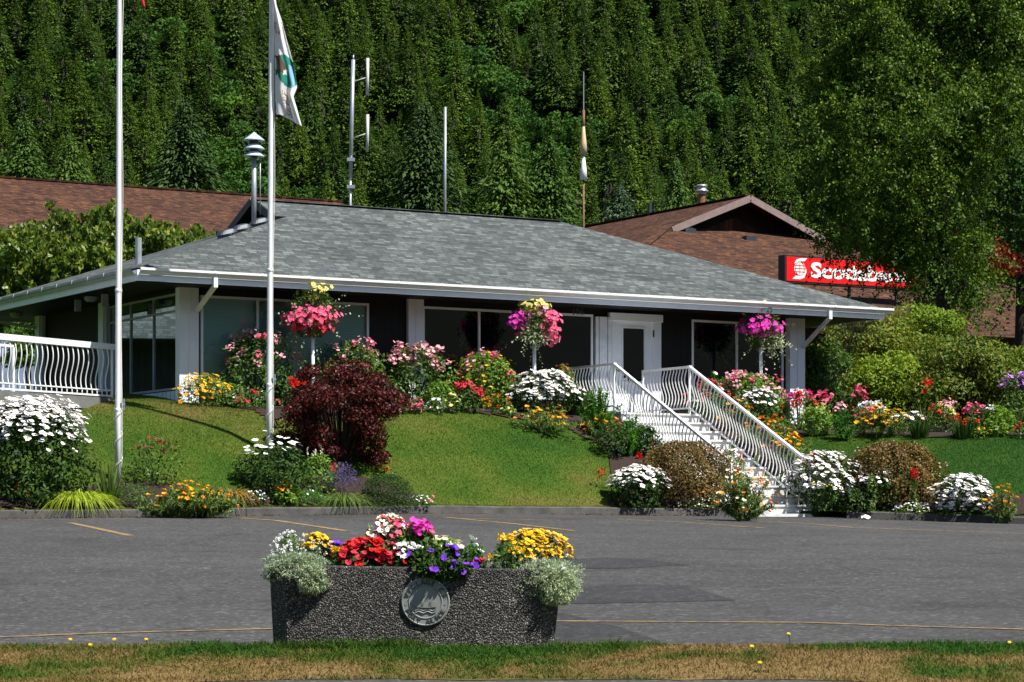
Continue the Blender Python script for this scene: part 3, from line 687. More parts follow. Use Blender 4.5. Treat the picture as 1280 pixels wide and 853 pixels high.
# door, its frame and panel
mb = MB(); mb.box(front_x(743), dr[0]-.062, -.06, -.003, ZF, 4.20+ZC); mb.build('door_panel', M['panel'], OFF)
mb = MB(); dt = 4.16+ZC
mb.box(dr[0]-.06, dr[0]+.02, -.075, .02, ZF, dt-.02); mb.box(dr[1]-.02, front_x(824), -.075, .02, ZF, dt-.02); mb.box(dr[0]-.12, front_x(825.5), -.095, .02, dt-.02, dt+.13)
mb.build('door_frame', M['whitep'], OFF)
mb = MB(); xa, xb = dr[0]+.02, dr[1]-.02; ga, gb = xa+.20, xb-.19; gzb, gzt = ZF+.72, dt-.16
mb.box(xa, ga, -.03, .02, ZF, dt-.02); mb.box(gb, xb, -.03, .02, ZF, dt-.02); mb.box(ga, gb, -.03, .02, ZF, gzb); mb.box(ga, gb, -.03, .02, gzt, dt-.02)
for a, b, c, d in ((ga-.03, ga+.0, gzb-.03, gzt+.03), (gb, gb+.03, gzb-.03, gzt+.03)): mb.box(a, b, -.045, -.031, c, d)
mb.box(ga, gb, -.045, -.031, gzt, gzt+.03); mb.box(ga, gb, -.045, -.031, gzb-.03, gzb)
door = mb.build('door', M['whitep'], OFF)
mb = MB(); mb.box(ga, gb, -.012, -.004, gzb, gzt); mb.build('pane', M['glass'], door)
mb = MB(); mb.lathe([(0, .0), (.028, .0), (.03, .02), (.012, .03), (.012, .055), (.03, .06), (.033, .08), (.02, .095), (0, .097)], n=14)
mb.v = [np.stack([v[:, 0]+xa+.06, -.03-v[:, 2], v[:, 1]+ZF+.93], -1) for v in mb.v]; mb.build('handle', M['dark'], door, smooth=True)
mb = MB(); mb.box(xb-.012, xb+.02, -.085, -.076, dt-.32, dt-.18); mb.build('hinge', M['darkmetal'], door)
mb = MB(); mb.box(ga+.005, ga+.12, -.02, -.014, gzb+.01, gzb+.06); mb.build('notice', M['signwhite'], door)
V, Fs = text_mesh('106', .20, .004); mb = MB(); xn = front_x(722); add_faces(mb, np.stack([V[:, 0]+xn, -.006-V[:, 2], V[:, 1]+WT+.0], -1)+np.array((0, -.002, -.03)), Fs)
mb.build('house_number', plain('number_metal', (.045, .04, .03), .4), OFF)
# downspouts
def spout(px, xp, zend):
    xg = front_x(px, YF); mb = MB()
    a = np.array((xg, YF-.04, ZE-.08)); b = a+(0, 0, -.20); c = np.array((xp, -.13, zend))
    mb.beam(a, b, .075, .06, up=(0, 1, 0)); mb.beam(b+(0, 0, .03), c, .075, .06); mb.build('downspout', M['whitep'], OFF)
spout(268, front_x(243), 3.95+ZC); spout(1036, front_x(998), 3.75+ZC)
mb = MB(); mb.beam((XL, 8.2, ZS), (WL-.1, 7.3, ZS-.25), .07, .06); mb.build('downspout', M['greypaint'], OFF)
# roof furniture
for f in (.60, .70, .83):
    x, y = XL+(XG-XL)*f, YF+(YG-YF)*f+.22; z = ZE+(ZG-ZE)*f
    mb = MB(); V = np.zeros((9, 7, 3))
    for i in range(9):
        for j in range(7):
            a = (i/8-.5)*2; c = (j/6-.5)*2; V[i, j] = (x+a*.19, y+c*.15, z+.05+.10*max(0, (1-abs(a)**4))*(max(0, 1-c*c))**.5+a*.05)
    mb.grid(V); mb.box(x-.14, x+.14, y-.11, y+.11, z-.15, z+.04); mb.build('roof_vent', M['darkmetal'], OFF, smooth=False)
x = -10.2; y = 1.2; px_, py_ = loc2w(x, y)
mb = MB(); mb.tube([(x, y, ZE+.25), (x, y, ZE+.80)], .06, 10); mb.build('vent_pipe', M['galv'], OFF)
mb = MB()
for q in (1.9, 3.3): mb = MB(); mb.box(XL+.5, XL+.62, q, q+.05, ZS-.22, ZS); mb.build('soffit_bracket', M['greypaint'], OFF)
mb = MB()
for q in (2.6, 6.8): mb.lathe([(.13, 0), (.13, -.04), (.09, -.09), (0, -.10)], (XL+.55, q, ZS), 14)
mb.build('soffit_lamp', M['greypaint'], OFF)

# ------------------------------------------------------------------ stairs and railings
ST = thing('staircase', 'white painted steps climbing from the kerb to the white door', 'staircase', (STB[0], STB[1], SZ0), ANG)
for k in range(NST):
    mb = MB(); y0 = k*TREAD; y1 = (k+1)*TREAD if k < NST-1 else 5.72
    mb.box(-SW-.04, .02, y0, y1-.001 if k < NST-1 else y1, -.35, (k+1)*RISE-.035-.001*(k % 2)); mb.box(-SW-.06, .04, y0-.03, y1-.032 if k < NST-1 else y1-.01, (k+1)*RISE-.035, (k+1)*RISE)
    mb.build('step' if k < NST-1 else 'landing', M['step'], ST)
mb = MB(); mb.box(-SW-.1, .1, -.32, -.031, -.3, .012); mb.build('foot_slab', M['step'], ST)
def wavy(h, amp, along):
    t = np.linspace(0, 1, 15); off = amp*np.sin(2*math.pi*np.clip((t-.06)/.88, 0, 1))*np.where(t < .5, 1.0, .9)
    mb = MB(); z = t*h
    mb.tube(np.stack([off*along[0], off*along[1], z], -1), .0115, 6); return mb
def rail_thing(name, label, loc, rot, segs, h, ext, spacing, amp, group, postr=.03, vis=None):
    """segs: list of local 3-D foot points of the railing; posts stand at each"""
    t = thing(name, label, 'railing', loc, rot, group)
    segs = [np.array(s, float) for s in segs]; proto = None
    top, bot = MB(), MB()
    for a, b in zip(segs[:-1], segs[1:]):
        top.beam(a+(0, 0, h), b+(0, 0, h), .062, .045); bot.beam(a+(0, 0, ext), b+(0, 0, ext), .03, .03)
    for s in segs[1:-1]: top.box(s[0]-.036, s[0]+.036, s[1]-.036, s[1]+.036, s[2]+h-.03, s[2]+h+.026)
    top.build('top_rail', M['white'], t); bot.build('bottom_rail', M['white'], t)
    for s in segs:
        mb = MB(); mb.box(s[0]-postr/2-.004, s[0]+postr/2+.004, s[1]-postr/2, s[1]+postr/2, s[2]-.06, s[2]+h-.023); mb.build('post', M['white'], t)
    for a, b in zip(segs[:-1], segs[1:]):
        L = np.linalg.norm((b-a)[:2]); n = int(round(L/spacing)); d = (b-a)/L; perp = (-d[1], d[0])
        for k in range(1, n):
            p_ = a+(b-a)*k/n+(0, 0, ext)
            if proto is None: proto = wavy(h-ext-.02, amp, perp).build('baluster', M['white'], t, smooth=True); proto.location = p_
            else: copy_child(proto, t, p_)
    return t
TOPY = NST*TREAD; RZ = NST*RISE
g = 'white railings of the front steps'
rail_thing('stair_railing', 'white railing on the right of the front steps, its foot post beside daisies', (STB[0], STB[1], SZ0), ANG, [(0, 0, 0), (0, TOPY-.05, RZ), (0, 5.52, RZ)], .93, .13, .108, -.045, g)
rail_thing('stair_railing', 'white railing on the left of the front steps, its foot hidden by copper shrub', (STB[0], STB[1], SZ0), ANG, [(-SW, 0, 0), (-SW, TOPY-.05, RZ), (-SW, 5.50, RZ)], .93, .13, .108, -.045, g)
# entrance ramp with railings at the left edge
A_, B_ = np.array((-8.71, 43.5)), np.array((-7.2, 46.0)); dAB = nrm(B_-A_); pn = np.array((-dAB[1], dAB[0])); ra = math.atan2(dAB[1], dAB[0])
zr = 2.34+ZC; start = A_-dAB*2.2; Ltot = float(np.linalg.norm(B_-start))
W_ = thing('walkway', 'raised concrete walkway behind the white railing at the left edge', 'walkway', (*start, zr), ra)
mb = MB(); mb.box(0, Ltot+.6, -.03, 1.7, -.22, -.005); mb.build('slab', M['conc'], W_)
mb = MB(); mb.box(.0, Ltot+.3, .12, 1.6, -1.9, -.221); mb.build('support_wall', plain('shaded_void', (.022, .022, .02), .9), W_)  # near-black colour stands in for the shaded void under the slab
g = 'white railings of the walkway'
t = rail_thing('walkway_railing', 'white railing with wavy bars along the walkway, nearer the lawn', (*start, zr), ra, [(0, 0, 0), (Ltot, 0, 0)], .93, .03, .135, .04, g)
mb = MB(); mb.box(0, Ltot+.03, -.05, .05, .86, .965); mb.build('handrail', M['white'], t)
mb = MB(); mb.beam((0, 0, .13), (Ltot, 0, .13), .022, .022); mb.build('middle_rail', M['white'], t)
rail_thing('walkway_railing', 'plain white railing seen through the wavy bars, on the far walkway side', (*(start+pn*1.55), zr), ra, [(0, 0, 0), (Ltot-.9, 0, 0)], .93, .10, .27, .001, g, .05)

# ------------------------------------------------------------------ buildings behind
def frame_of(px, py, Y):
    p = rayp(px, py, Y); x, y = w2loc(p[0], p[1]); return x, y, p[2]
# brown-roofed hall on the left
hx0, hy0, hz = frame_of(0, 222, 80); hx1 = front_x(372, hy0)
HALL = thing('brown_roof_building', 'long building with rust brown shingle roof behind the leafy tree', 'building', (*loc2w(hx0, hy0), 0), ANG)
L0, L1, run, pit = -16., hx1-hx0+1.5, 9.0, .40
mb = MB(); ze = hz-run*pit
mb.poly([(L0, -run, ze), (L1+4, -run, ze), (L1, 0, hz), (L0, 0, hz)]); mb.poly([(L0, 0, hz), (L1, 0, hz), (L1+4, run, ze), (L0, run, ze)]); mb.poly([(L1+4, -run, ze), (L1+4, run, ze), (L1, 0, hz)])
rf = mb.build('roof', M['roofbrown'], HALL)
mb = MB(); mb.beam((L0, 0, hz+.0), (L1, 0, hz+.0), .3, .03)
for q in np.arange(L0, L1, .3): mb.box(q, q+.27, -.16, .16, hz+.016, hz+.03)
mb.build('ridge_cap', M['roofbrown'], rf)
mb = MB(); mb.box(L0+.4, L1+3, -run+.8, run-.8, 3.3, ze+.3); mb.build('wall', siding('brown_siding', (.05, .035, .028), .2), HALL)
# bank with gabled hip roof on the right
bx, by, bz = frame_of(925, 247, 83); kk = 83/72
BANK = thing('brown_roof_building', 'building with brown shingle hip roof and small dark front gable behind the office', 'building', (*loc2w(bx, by), 0), ANG)
hw, dr_, t2 = 2.41*kk, .95*kk, 10.5; zg = bz-dr_; pz = .385; ze = zg-t2*pz; D_ = 17.
mb = MB(); Wd = hw+t2
mb.poly([(-hw, 0, zg), (-Wd, -t2, ze), (Wd, -t2, ze), (hw, 0, zg)])
for s in (-1, 1): mb.poly([(0, -.55, bz), (s*hw, -.55, zg), (s*hw, 0, zg), (s*Wd, -t2, ze), (s*Wd, D_+8, ze), (0, D_, bz)])
mb.poly([(-Wd, D_+8, ze), (Wd, D_+8, ze), (0, D_, bz)])
rf = mb.build('roof', M['roofbrown'], BANK)
mb = MB(); mb.poly([(-hw+.1, .25, zg-.12), (hw-.1, .25, zg-.12), (0, .25, bz-.08)]); mb.build('gable_wall', plain('dark_gable', (.012, .009, .008), .9), rf)
mb = MB(); mb.poly([(-hw*.52, .16, zg-.05), (hw*.40, .16, zg-.05), (-.10, .16, zg+.46)]); mb.build('gable_shingles', M['roofbrown'], rf)
mb = MB()
for s in (-1, 1): mb.beam((0, -.58, bz-.10), (s*(hw+.25), -.58, zg-.20), .05, .21)
mb.build('barge_board', plain('mauve_board', (.23, .165, .155), .6), rf)
mb = MB()
for a, b in (((-hw, 0, zg), (-Wd, -t2, ze)), ((hw, 0, zg), (Wd, -t2, ze)), ((0, -.5, bz), (0, D_, bz))): mb.beam(np.array(a)+(0, 0, .02), np.array(b)+(0, 0, .02), .3, .03)
mb.build('ridge_cap', M['roofbrown'], rf)
mb = MB(); mb.box(-Wd+.9, Wd-.9, -t2+.9, D_+7, 3.3, ze+.2); mb.build('wall', siding('brown_siding_dark', (.04, .028, .024), .2), BANK)
def on_bank(px, y): x = front_x(px, by+y)-bx; return x
for px, y in ((860, -.5), (936, -1.0)):
    x = on_bank(px, y); z = zg+y*pz; mb = MB(); mb.box(x-.2, x+.2, y-.16, y+.14, z-.1, z+.07); mb.box(x-.14, x+.14, y-.12, y+.1, z+.071, z+.10); mb.build('roof_vent', M['darkmetal'], BANK)
y = 2.6; x = on_bank(877, y); z = bz-abs(x)*.38; mb = MB()
mb.lathe([(.13, -.4), (.13, .52)], (x, y, z), 14); mb.build('chimney', M['rust'], BANK, smooth=True)
mb = MB(); mb.lathe([(.15, .52), (.15, .58), (.23, .60), (.23, .64), (.16, .68), (.16, .76), (.20, .78), (.14, .84), (0, .85)], (x, y, z), 16); mb.lathe([(.26, -.3), (.24, .02), (.18, .10)], (x, y, z), 16); mb.build('chimney_cap', M['galv'], BANK, smooth=True)
y = 5.2; x = on_bank(812, y); z = bz-abs(x)*.38; mb = MB(); mb.tube([(x, y, z-.2), (x, y, z+.4)], .07, 8); mb.box(x+.1, x+.5, y-.15, y+.15, z-.0, z+.12); mb.build('vent_pipe', M['darkmetal'], BANK)
# red illuminated-box sign
sx, sy, sz = frame_of(981, 318.5, 74); sL = front_x(1147.5, sy)-sx; sh = .80
SG = thing('bank_sign', 'long red box sign with white lettering and globe emblem above the brown roof', 'sign', (*loc2w(sx, sy), sz-sh), ANG)
mb = MB(); mb.box(0, sL, 0, .32, 0, sh); mb.build('box', M['dark'], SG)
mb = MB(); mb.box(.05, sL-.05, -.02, -.001, .05, sh-.05); mb.build('face', M['redsign'], SG)
mb = MB()
for q in (.35, sL*.5, sL-.7): mb.tube([(q, .16, -1.6), (q, .16, .0)], .05, 8)
mb.build('support', M['dark'], SG)
V, Fs = text_mesh('Scotiabank', .60, .022, .004, 'LEFT'); mb = MB(); sc_ = (sL-1.15)/V[:, 0].max()
add_faces(mb, np.stack([V[:, 0]*sc_+.92, -.026-V[:, 2], V[:, 1]+.20], -1), Fs); mb.build('lettering', M['signwhite'], SG)
mb = MB(); cx, cz, r = .52, .42, .20
th = np.linspace(0, 2*math.pi, 33)[:-1]; mb.poly([(cx+r*math.cos(a), -.026, cz+r*math.sin(a)) for a in th])
def swoosh(c0, c1, dirs):
    return
mb.poly([(cx-.27, -.027, cz-.31), (cx+.02, -.027, cz-.31), (cx+.16, -.027, cz-.26), (cx+.24, -.027, cz-.10), (cx+.235, -.027, cz+.02), (cx+.17, -.027, cz-.12), (cx+.03, -.027, cz-.21), (cx-.15, -.027, cz-.21)])
mb.poly([(cx-.20, -.027, cz+.14), (cx-.12, -.027, cz+.26), (cx+.02, -.027, cz+.30), (cx+.27, -.027, cz+.31), (cx+.17, -.027, cz+.22), (cx-.02, -.027, cz+.215), (cx-.15, -.027, cz+.15)])
em = mb.build('emblem', M['signwhite'], SG)
mb = MB()
for q in (-.10, 0, .10): 
    aa = np.linspace(-1, 1, 9); P_ = [(cx+q*2.0*math.cos(a*1.35)*.8, -.032, cz+r*math.sin(a*1.35)) for a in aa]
    for a, b in zip(P_[:-1], P_[1:]): mb.beam(a, b, .012, .006, up=(0, 1, 0))
for q in (-.09, 0.005, .09): mb.beam((cx-.19, -.033, cz+q), (cx+.19, -.033, cz+q), .012, .006, up=(0, 1, 0))
mb.build('globe_lines', M['redsign'], em)
# pale blue house at the far left
qx, qy, qz = frame_of(0, 384, 64)
HB = thing('blue_house', 'pale blue house wall showing under the leafy tree at the left edge', 'building', (*loc2w(qx, qy), 0), ANG)
mb = MB(); mb.box(-5, 1.05, 0, 4, 3.3, qz); mb.build('wall', siding('blue_siding', (.17, .22, .33), .22), HB)
mb = MB(); mb.box(-5.4, 1.3, -.4, 4.4, qz, qz+.18); mb.build('roof', M['roofgrey'], HB)
mb = MB(); mb.box(-.1, .55, -.03, -.002, qz-.65, qz-.2); wf = mb.build('window', M['white'], HB)
mb = MB(); mb.box(-.04, .49, -.045, -.031, qz-.59, qz-.26); mb.build('pane', M['glass'], wf)

# neighbouring house beyond the left edge of the picture: it shows mirrored in the office side windows
NH = thing('neighbour_house', 'grey roofed house mirrored in the side windows of the office', 'building', (-25.0, 62.0, 5.0), math.atan2(.81, .60)+math.pi)
mb = MB(); mb.box(-8, 8, -3.4, 3.4, -1, 1.7); mb.build('wall', siding('dark_house_siding', (.03, .028, .026), .2), NH)
mb = MB(); mb.poly([(-9, -4.6, 1.5), (9, -4.6, 1.5), (9, 0, 4.4), (-9, 0, 4.4)]); mb.poly([(-9, 0, 4.4), (9, 0, 4.4), (9, 4.6, 1.5), (-9, 4.6, 1.5)]); mb.build('roof', M['roofgrey'], NH)
V = np.zeros((24, 24, 3)); q = np.linspace(0, 1, 24)
for i in range(24):
    for j in range(24): a = 5.5+15*q[j]; c = -16+26*q[i]; V[i, j] = (-7.5-.81*a+.6*c, 49-0+.60*a+.81*c, 3.3+2.0*q[j]+.15*math.sin(c*.7+a))
V[..., 0] = np.minimum(V[..., 0], -13.2-.12*(V[..., 1]-50)); mb = MB(); mb.grid(V, 0, np.clip(.25+fbm(V[..., 0], V[..., 1], 2.)*.4, 0, 1)); struct(mb.build('lawn', M['lawn'], smooth=True))
# ------------------------------------------------------------------ poles, flags, siren, antennas
def pole_pts(px, Y, z0, z1, r, seg=2): x = (px-640)/F*Y; return [(x, Y, z0), (x, Y, z1)]
b1 = hit(147.5, 603); b2 = hit(336.5, 568)
def flagpole(b, label, Hh, px_top):
    t = thing('flagpole', label, 'flagpole', b, 0, 'white flagpoles'); top = (px_top-(b[0]/b[1]*F+640))/F*b[1]; zt = Hh
    mb = MB(); zz = np.linspace(-.3, zt, 9); mb.tube([(top*max(0, q)/10.3, 0, q) for q in zz], np.linspace(.055, .036, 9), 14); mb.build('pole', M['white'], t, smooth=True)
    for q in (1.15, 3.1): mb = MB(); mb.lathe([(.053, q), (.058, q+.01), (.058, q+.05), (.052, q+.06)], (top*q/10.3, 0, 0), 14); mb.build('collar', M['white'], t, smooth=True)
    mb = MB(); mb.box(.04, .12, -.045, -.015, 1.25, 1.29); mb.tube([(.10, -.03, 1.18), (.10, -.03, 1.36)], .012, 6); mb.build('cleat', M['galv'], t)
    mb = MB(); q = np.linspace(.25, zt-.1, 40); mb.tube(np.stack([top*q/10.3+.062+.012*np.sin(q*1.7), -.045+.01*np.cos(q*2.3), q], -1), .005, 5)
    q = np.linspace(.05, 1.2, 40); mb.tube(np.stack([.072*np.cos(q*16), .072*np.sin(q*16), q], -1), .007, 5); mb.build('rope', M['rope'], t)
    mb = MB(); mb.lathe([(.0, zt+.16), (.06, zt+.13), (.08, zt+.08), (.06, zt+.02), (.03, zt)], (top*zt/10.3, 0, 0), 12); mb.build('finial', M['galv'], t, smooth=True)
    return t
flagpole(b1, 'bare white flagpole standing beside the big clump of tall daisies', 11.2, 149.8)
flagpole(b2, 'white flagpole carrying the white flag, standing beside the burgundy bush', 10.6, 340.5)
def flag(name, label, b, rows, mats, paint, group=None):
    """rows: (y, xl, xr) outline in photo pixels at the pole's distance, built as a rippled cloth"""
    Yp = b[1]-.06; rows = np.array(rows, float); nv, nu = 90, 40; V = np.zeros((nv, nu, 3)); mi = []
    v = np.linspace(0, 1, nv); yl = np.interp(v, rows[:, 0], rows[:, 1]); xl = np.interp(v, rows[:, 0], rows[:, 2]); yr = np.interp(v, rows[:, 0], rows[:, 3]); xr = np.interp(v, rows[:, 0], rows[:, 4])
    u = np.linspace(0, 1, nu)
    def surf(uu, vv, off=0.):
        a = np.interp(vv, v, xl); b_ = np.interp(vv, v, xr); c = np.interp(vv, v, yl); d = np.interp(vv, v, yr)
        px = a+(b_-a)*uu; py = c+(d-c)*uu**1.3; dep = .10*np.sin(uu*7+vv*5)*uu+.06*np.sin(uu*13-vv*8)*uu-.25*uu*(1-uu)
        return np.stack([(px-640)/F*Yp, Yp+dep-off, ZC+(HY-py)/F*Yp], -1), px, py
    uu, vv = np.meshgrid(u, v); Vt, PX, PY = surf(uu, vv)
    mb = MB(); i, j = np.meshgrid(np.arange(nv-1), np.arange(nu-1), indexing='ij'); f = np.stack([i*nu+j, i*nu+j+1, (i+1)*nu+j+1, (i+1)*nu+j], -1)
    cx_, cy_ = (PX[:-1, :-1]+PX[1:, 1:])/2, (PY[:-1, :-1]+PY[1:, 1:])/2; mt = paint(cx_, cy_)
    base = True
    mb.add(Vt.reshape(-1, 3), f[mt == 0].reshape(-1, 4), 0)
    for k in range(1, len(mats)):
        if (mt == k).any(): mb.f.append((f[mt == k].reshape(-1, 4), k))
    o = mb.build(name, mats, loc=Vt[0, 0], smooth=True); tag(o, label, 'flag', group)
    sol = o.modifiers.new('cloth', 'SOLIDIFY'); sol.thickness = .004
    return o, surf
def paint_white(x, y):
    m = np.zeros(x.shape, int); e = ((x-359)/13.5)**2+((y-90-(x-359)*.55)/19.5)**2 < 1; m[e] = 1
    m[e & (x > 361.5+(y-90)*.12) & (x < 366.5+(y-90)*.12) & (y > 82)] = 3
    wing = (np.abs((x-351)-(y-79)*.42) < 3.6) & (y > 70) & (y < 89) | (np.abs((y-89)-(x-352)*-.25) < 3) & (x < 356.5) & (x > 344.5)
    m[wing] = 2; m[(np.abs(x-356.5) < 2.2) & (np.abs(y-91) < 3)] = 0
    return m
fl, surf = flag('flag', 'white flag with a teal oval emblem hanging limp from the flagpole', b2,
    [(0, -22, 341, -22, 342), (.12, 2, 342.2, 6, 345), (.22, 20, 343, 26, 352), (.36, 45, 343.5, 54, 359.5), (.52, 72, 343.8, 84, 368), (.66, 100, 344, 110, 371.5), (.74, 112, 344, 122, 367), (.84, 125, 344.5, 140, 372.5), (1, 143, 345.5, 160, 378)],
    [M['flag'], M['teal'], M['flagbrown'], M['flagblue']], paint_white)
def flag_text(body, u0, u1, v0, v1, rot):
    V, Fs = text_mesh(body, 1., .02, 0.); x = (V[:, 0]-V[:, 0].min())/np.ptp(V[:, 0]); y = (V[:, 1]-V[:, 1].min())/np.ptp(V[:, 1])
    if rot: uu, vv = u0+(u1-u0)*y, v0+(v1-v0)*x        # letters run down the cloth
    else: uu, vv = u0+(u1-u0)*x, v1+(v0-v1)*y
    P, _, _ = surf(uu, vv, .012); mb = MB(); add_faces(mb, P-np.array(fl.location), Fs); mb.build('lettering', M['tan'], fl)
flag_text('VILLAGE OF', 1.0, .0, .26, .345, False)
flag_text('PORT ALICE', .38, .66, .96, .73, True)
flag('flag', 'red flag whose drooping corner tip shows at the top of the picture', b1,
    [(0, -190, 151, -190, 152), (.3, -130, 151, -120, 165), (.6, -70, 151, -60, 180), (.85, -30, 151, -14, 178), (1, -26, 151.5, 12, 183)], [M['redflag'], M['flag']], lambda x, y: ((np.abs(y+95) < 35) & (x > 0)).astype(int))
# siren on a post
def offpt(x, y, z): X, Y = loc2w(x, y); return np.array((X, Y, z))
p = offpt(-6.95, 3.2, 5.9+ZC); SI = thing('siren', 'grey warning siren of stacked cones on a post beside the roof gable', 'siren', p)
zt = ZC+(HY-165)/F*p[1]-p[2]
mb = MB(); mb.tube([(0, 0, 0), (0, 0, zt-.42)], .05, 10); mb.tube([(.12, .02, .3), (.12, .02, zt-.4)], .012, 6); mb.build('post', M['galv'], SI, smooth=True)
mb = MB()
for i, q in enumerate((0, .17, .32)): mb.lathe([(.0, zt-q) if i == 0 else (.10, zt-q-.08), (.205, zt-q-.16), (.205, zt-q-.175), (.09, zt-q-.17)], (0, 0, 0), 22)
mb.build('horn_cones', plain('siren_paint', (.50, .58, .68), .4, .2, 6, dirt_shade=.2), SI, smooth=False)
mb = MB(); mb.lathe([(.08, zt-.50), (.09, zt-.44), (.09, zt-.1), (.0, zt-.1)], (0, 0, 0), 14); mb.build('motor', M['darkmetal'], SI, smooth=True)
# roof antennas
def ant_base(px, y): x = front_x(px, y); X, Y = loc2w(x, y); return X, Y
X, Y = ant_base(438, 5.4); zb = 5.9+ZC; Zt = lambda py: ZC+(HY-py)/F*Y-zb
AN = thing('dipole_antenna', 'tall grey mast with two vertical dipole bars on side arms', 'antenna', (X, Y, zb))
mb = MB(); mb.tube([(0, 0, -.1), (.0, 0, Zt(215))], .028, 10); mb.tube([(0, 0, Zt(225)), (.06, 0, Zt(75))], .042, 10); mb.tube([(.06, 0, Zt(76)), (.065, 0, Zt(69))], .015, 8); mb.build('mast', M['galv'], AN, smooth=True)
for py in (202, 236): mb = MB(); mb.box(-.07, .09, -.07, .07, Zt(py), Zt(py)+.07); mb.build('clamp', M['galv'], AN)
for a, c, b in ((73.5, 97, 119.5), (144, 167, 190.5)):
    mb = MB(); mb.tube([(.36, -.05, Zt(b)), (.37, -.05, Zt(a))], .032, 8); mb.tube([(.04, 0, Zt(c+6)), (.37, -.05, Zt(c))], .012, 6); mb.build('dipole', plain('pale_tube', (.6, .6, .58), .5), AN, smooth=True)
X, Y = ant_base(556, 5.0); zb = 5.9+ZC; AN = thing('whip_antenna', 'slim straight grey antenna pole rising behind the ridge', 'antenna', (X, Y, zb))
mb = MB(); mb.tube([(0, 0, 0), (.01, 0, Zt(134))], .03, 8); mb.build('rod', M['galv'], AN, smooth=True)
mb = MB(); mb.lathe([(.045, -.1), (.045, .2), (.03, .22)], (0, 0, 0), 10); mb.build('mount', M['darkmetal'], AN)
X, Y = ant_base(729.5, 6.3); zb = 5.5+ZC; AN = thing('cone_antenna', 'rusty rod antenna with cream and white cones near the roof end', 'antenna', (X, Y, zb))
mb = MB(); mb.tube([(0, 0, -.2), (0, 0, Zt(222))], .022, 8); mb.tube([(0, 0, Zt(165)), (0, 0, Zt(138))], .03, 8); mb.build('rod', M['rust'], AN, smooth=True)
mb = MB(); mb.tube([(0, 0, Zt(140)), (0, 0, Zt(90))], .013, 6); mb.build('whip', M['galv'], AN)
mb = MB(); mb.lathe([(.0, Zt(193)), (.085, Zt(193)), (.07, Zt(180)), (.028, Zt(158)), (0, Zt(157))], (0, 0, 0), 14); mb.build('upper_cone', plain('cream_fibreglass', (.55, .42, .24), .5), AN, smooth=True)
mb = MB(); mb.lathe([(.0, Zt(225)), (.085, Zt(225)), (.07, Zt(212)), (.028, Zt(195)), (0, Zt(194.5))], (0, 0, 0), 14); mb.build('lower_cone', M['white'], AN, smooth=True)

# ------------------------------------------------------------------ trees
def hillmat(name, c1, c2, c3, trans):
    m, t, b = newmat(name)
    g = t.nodes.new('ShaderNodeNewGeometry').outputs['Random Per Island']; col = ramp(t, g, [(0, c1), (.6, c2), (1, c3)])
    a = t.nodes.new('ShaderNodeAttribute'); a.attribute_name = 'tint'; oi = t.nodes.new('ShaderNodeObjectInfo').outputs['Random']
    f = math_(t, 'FRACT', math_(t, 'ADD', a.outputs['Fac'], oi))
    col = mixc(t, 1., col, ramp(t, f, [(0, (.62, .72, .8)), (.5, (1., 1., 1.)), (.85, (1.2, 1.15, .85)), (1, (1.4, 1.28, .85))]), 'MULTIPLY')
    lk(t, col, b.inputs['Base Color']); b.inputs['Roughness'].default_value = .7; b.inputs['Specular IOR Level'].default_value = .15
    tr = t.nodes.new('ShaderNodeBsdfTranslucent'); lk(t, col, tr.inputs[0]); mx = t.nodes.new('ShaderNodeMixShader'); mx.inputs[0].default_value = trans
    lk(t, b.outputs[0], mx.inputs[1]); lk(t, tr.outputs[0], mx.inputs[2]); lk(t, mx.outputs[0], t.nodes['Material Output'].inputs['Surface']); return m
G['hillc'] = hillmat('hill_conifer_needles', (.032, .076, .010), (.070, .134, .016), (.116, .182, .024), .12)
G['hilld'] = hillmat('hill_broad_leaves', (.034, .090, .013), (.058, .135, .018), (.085, .175, .026), .2)
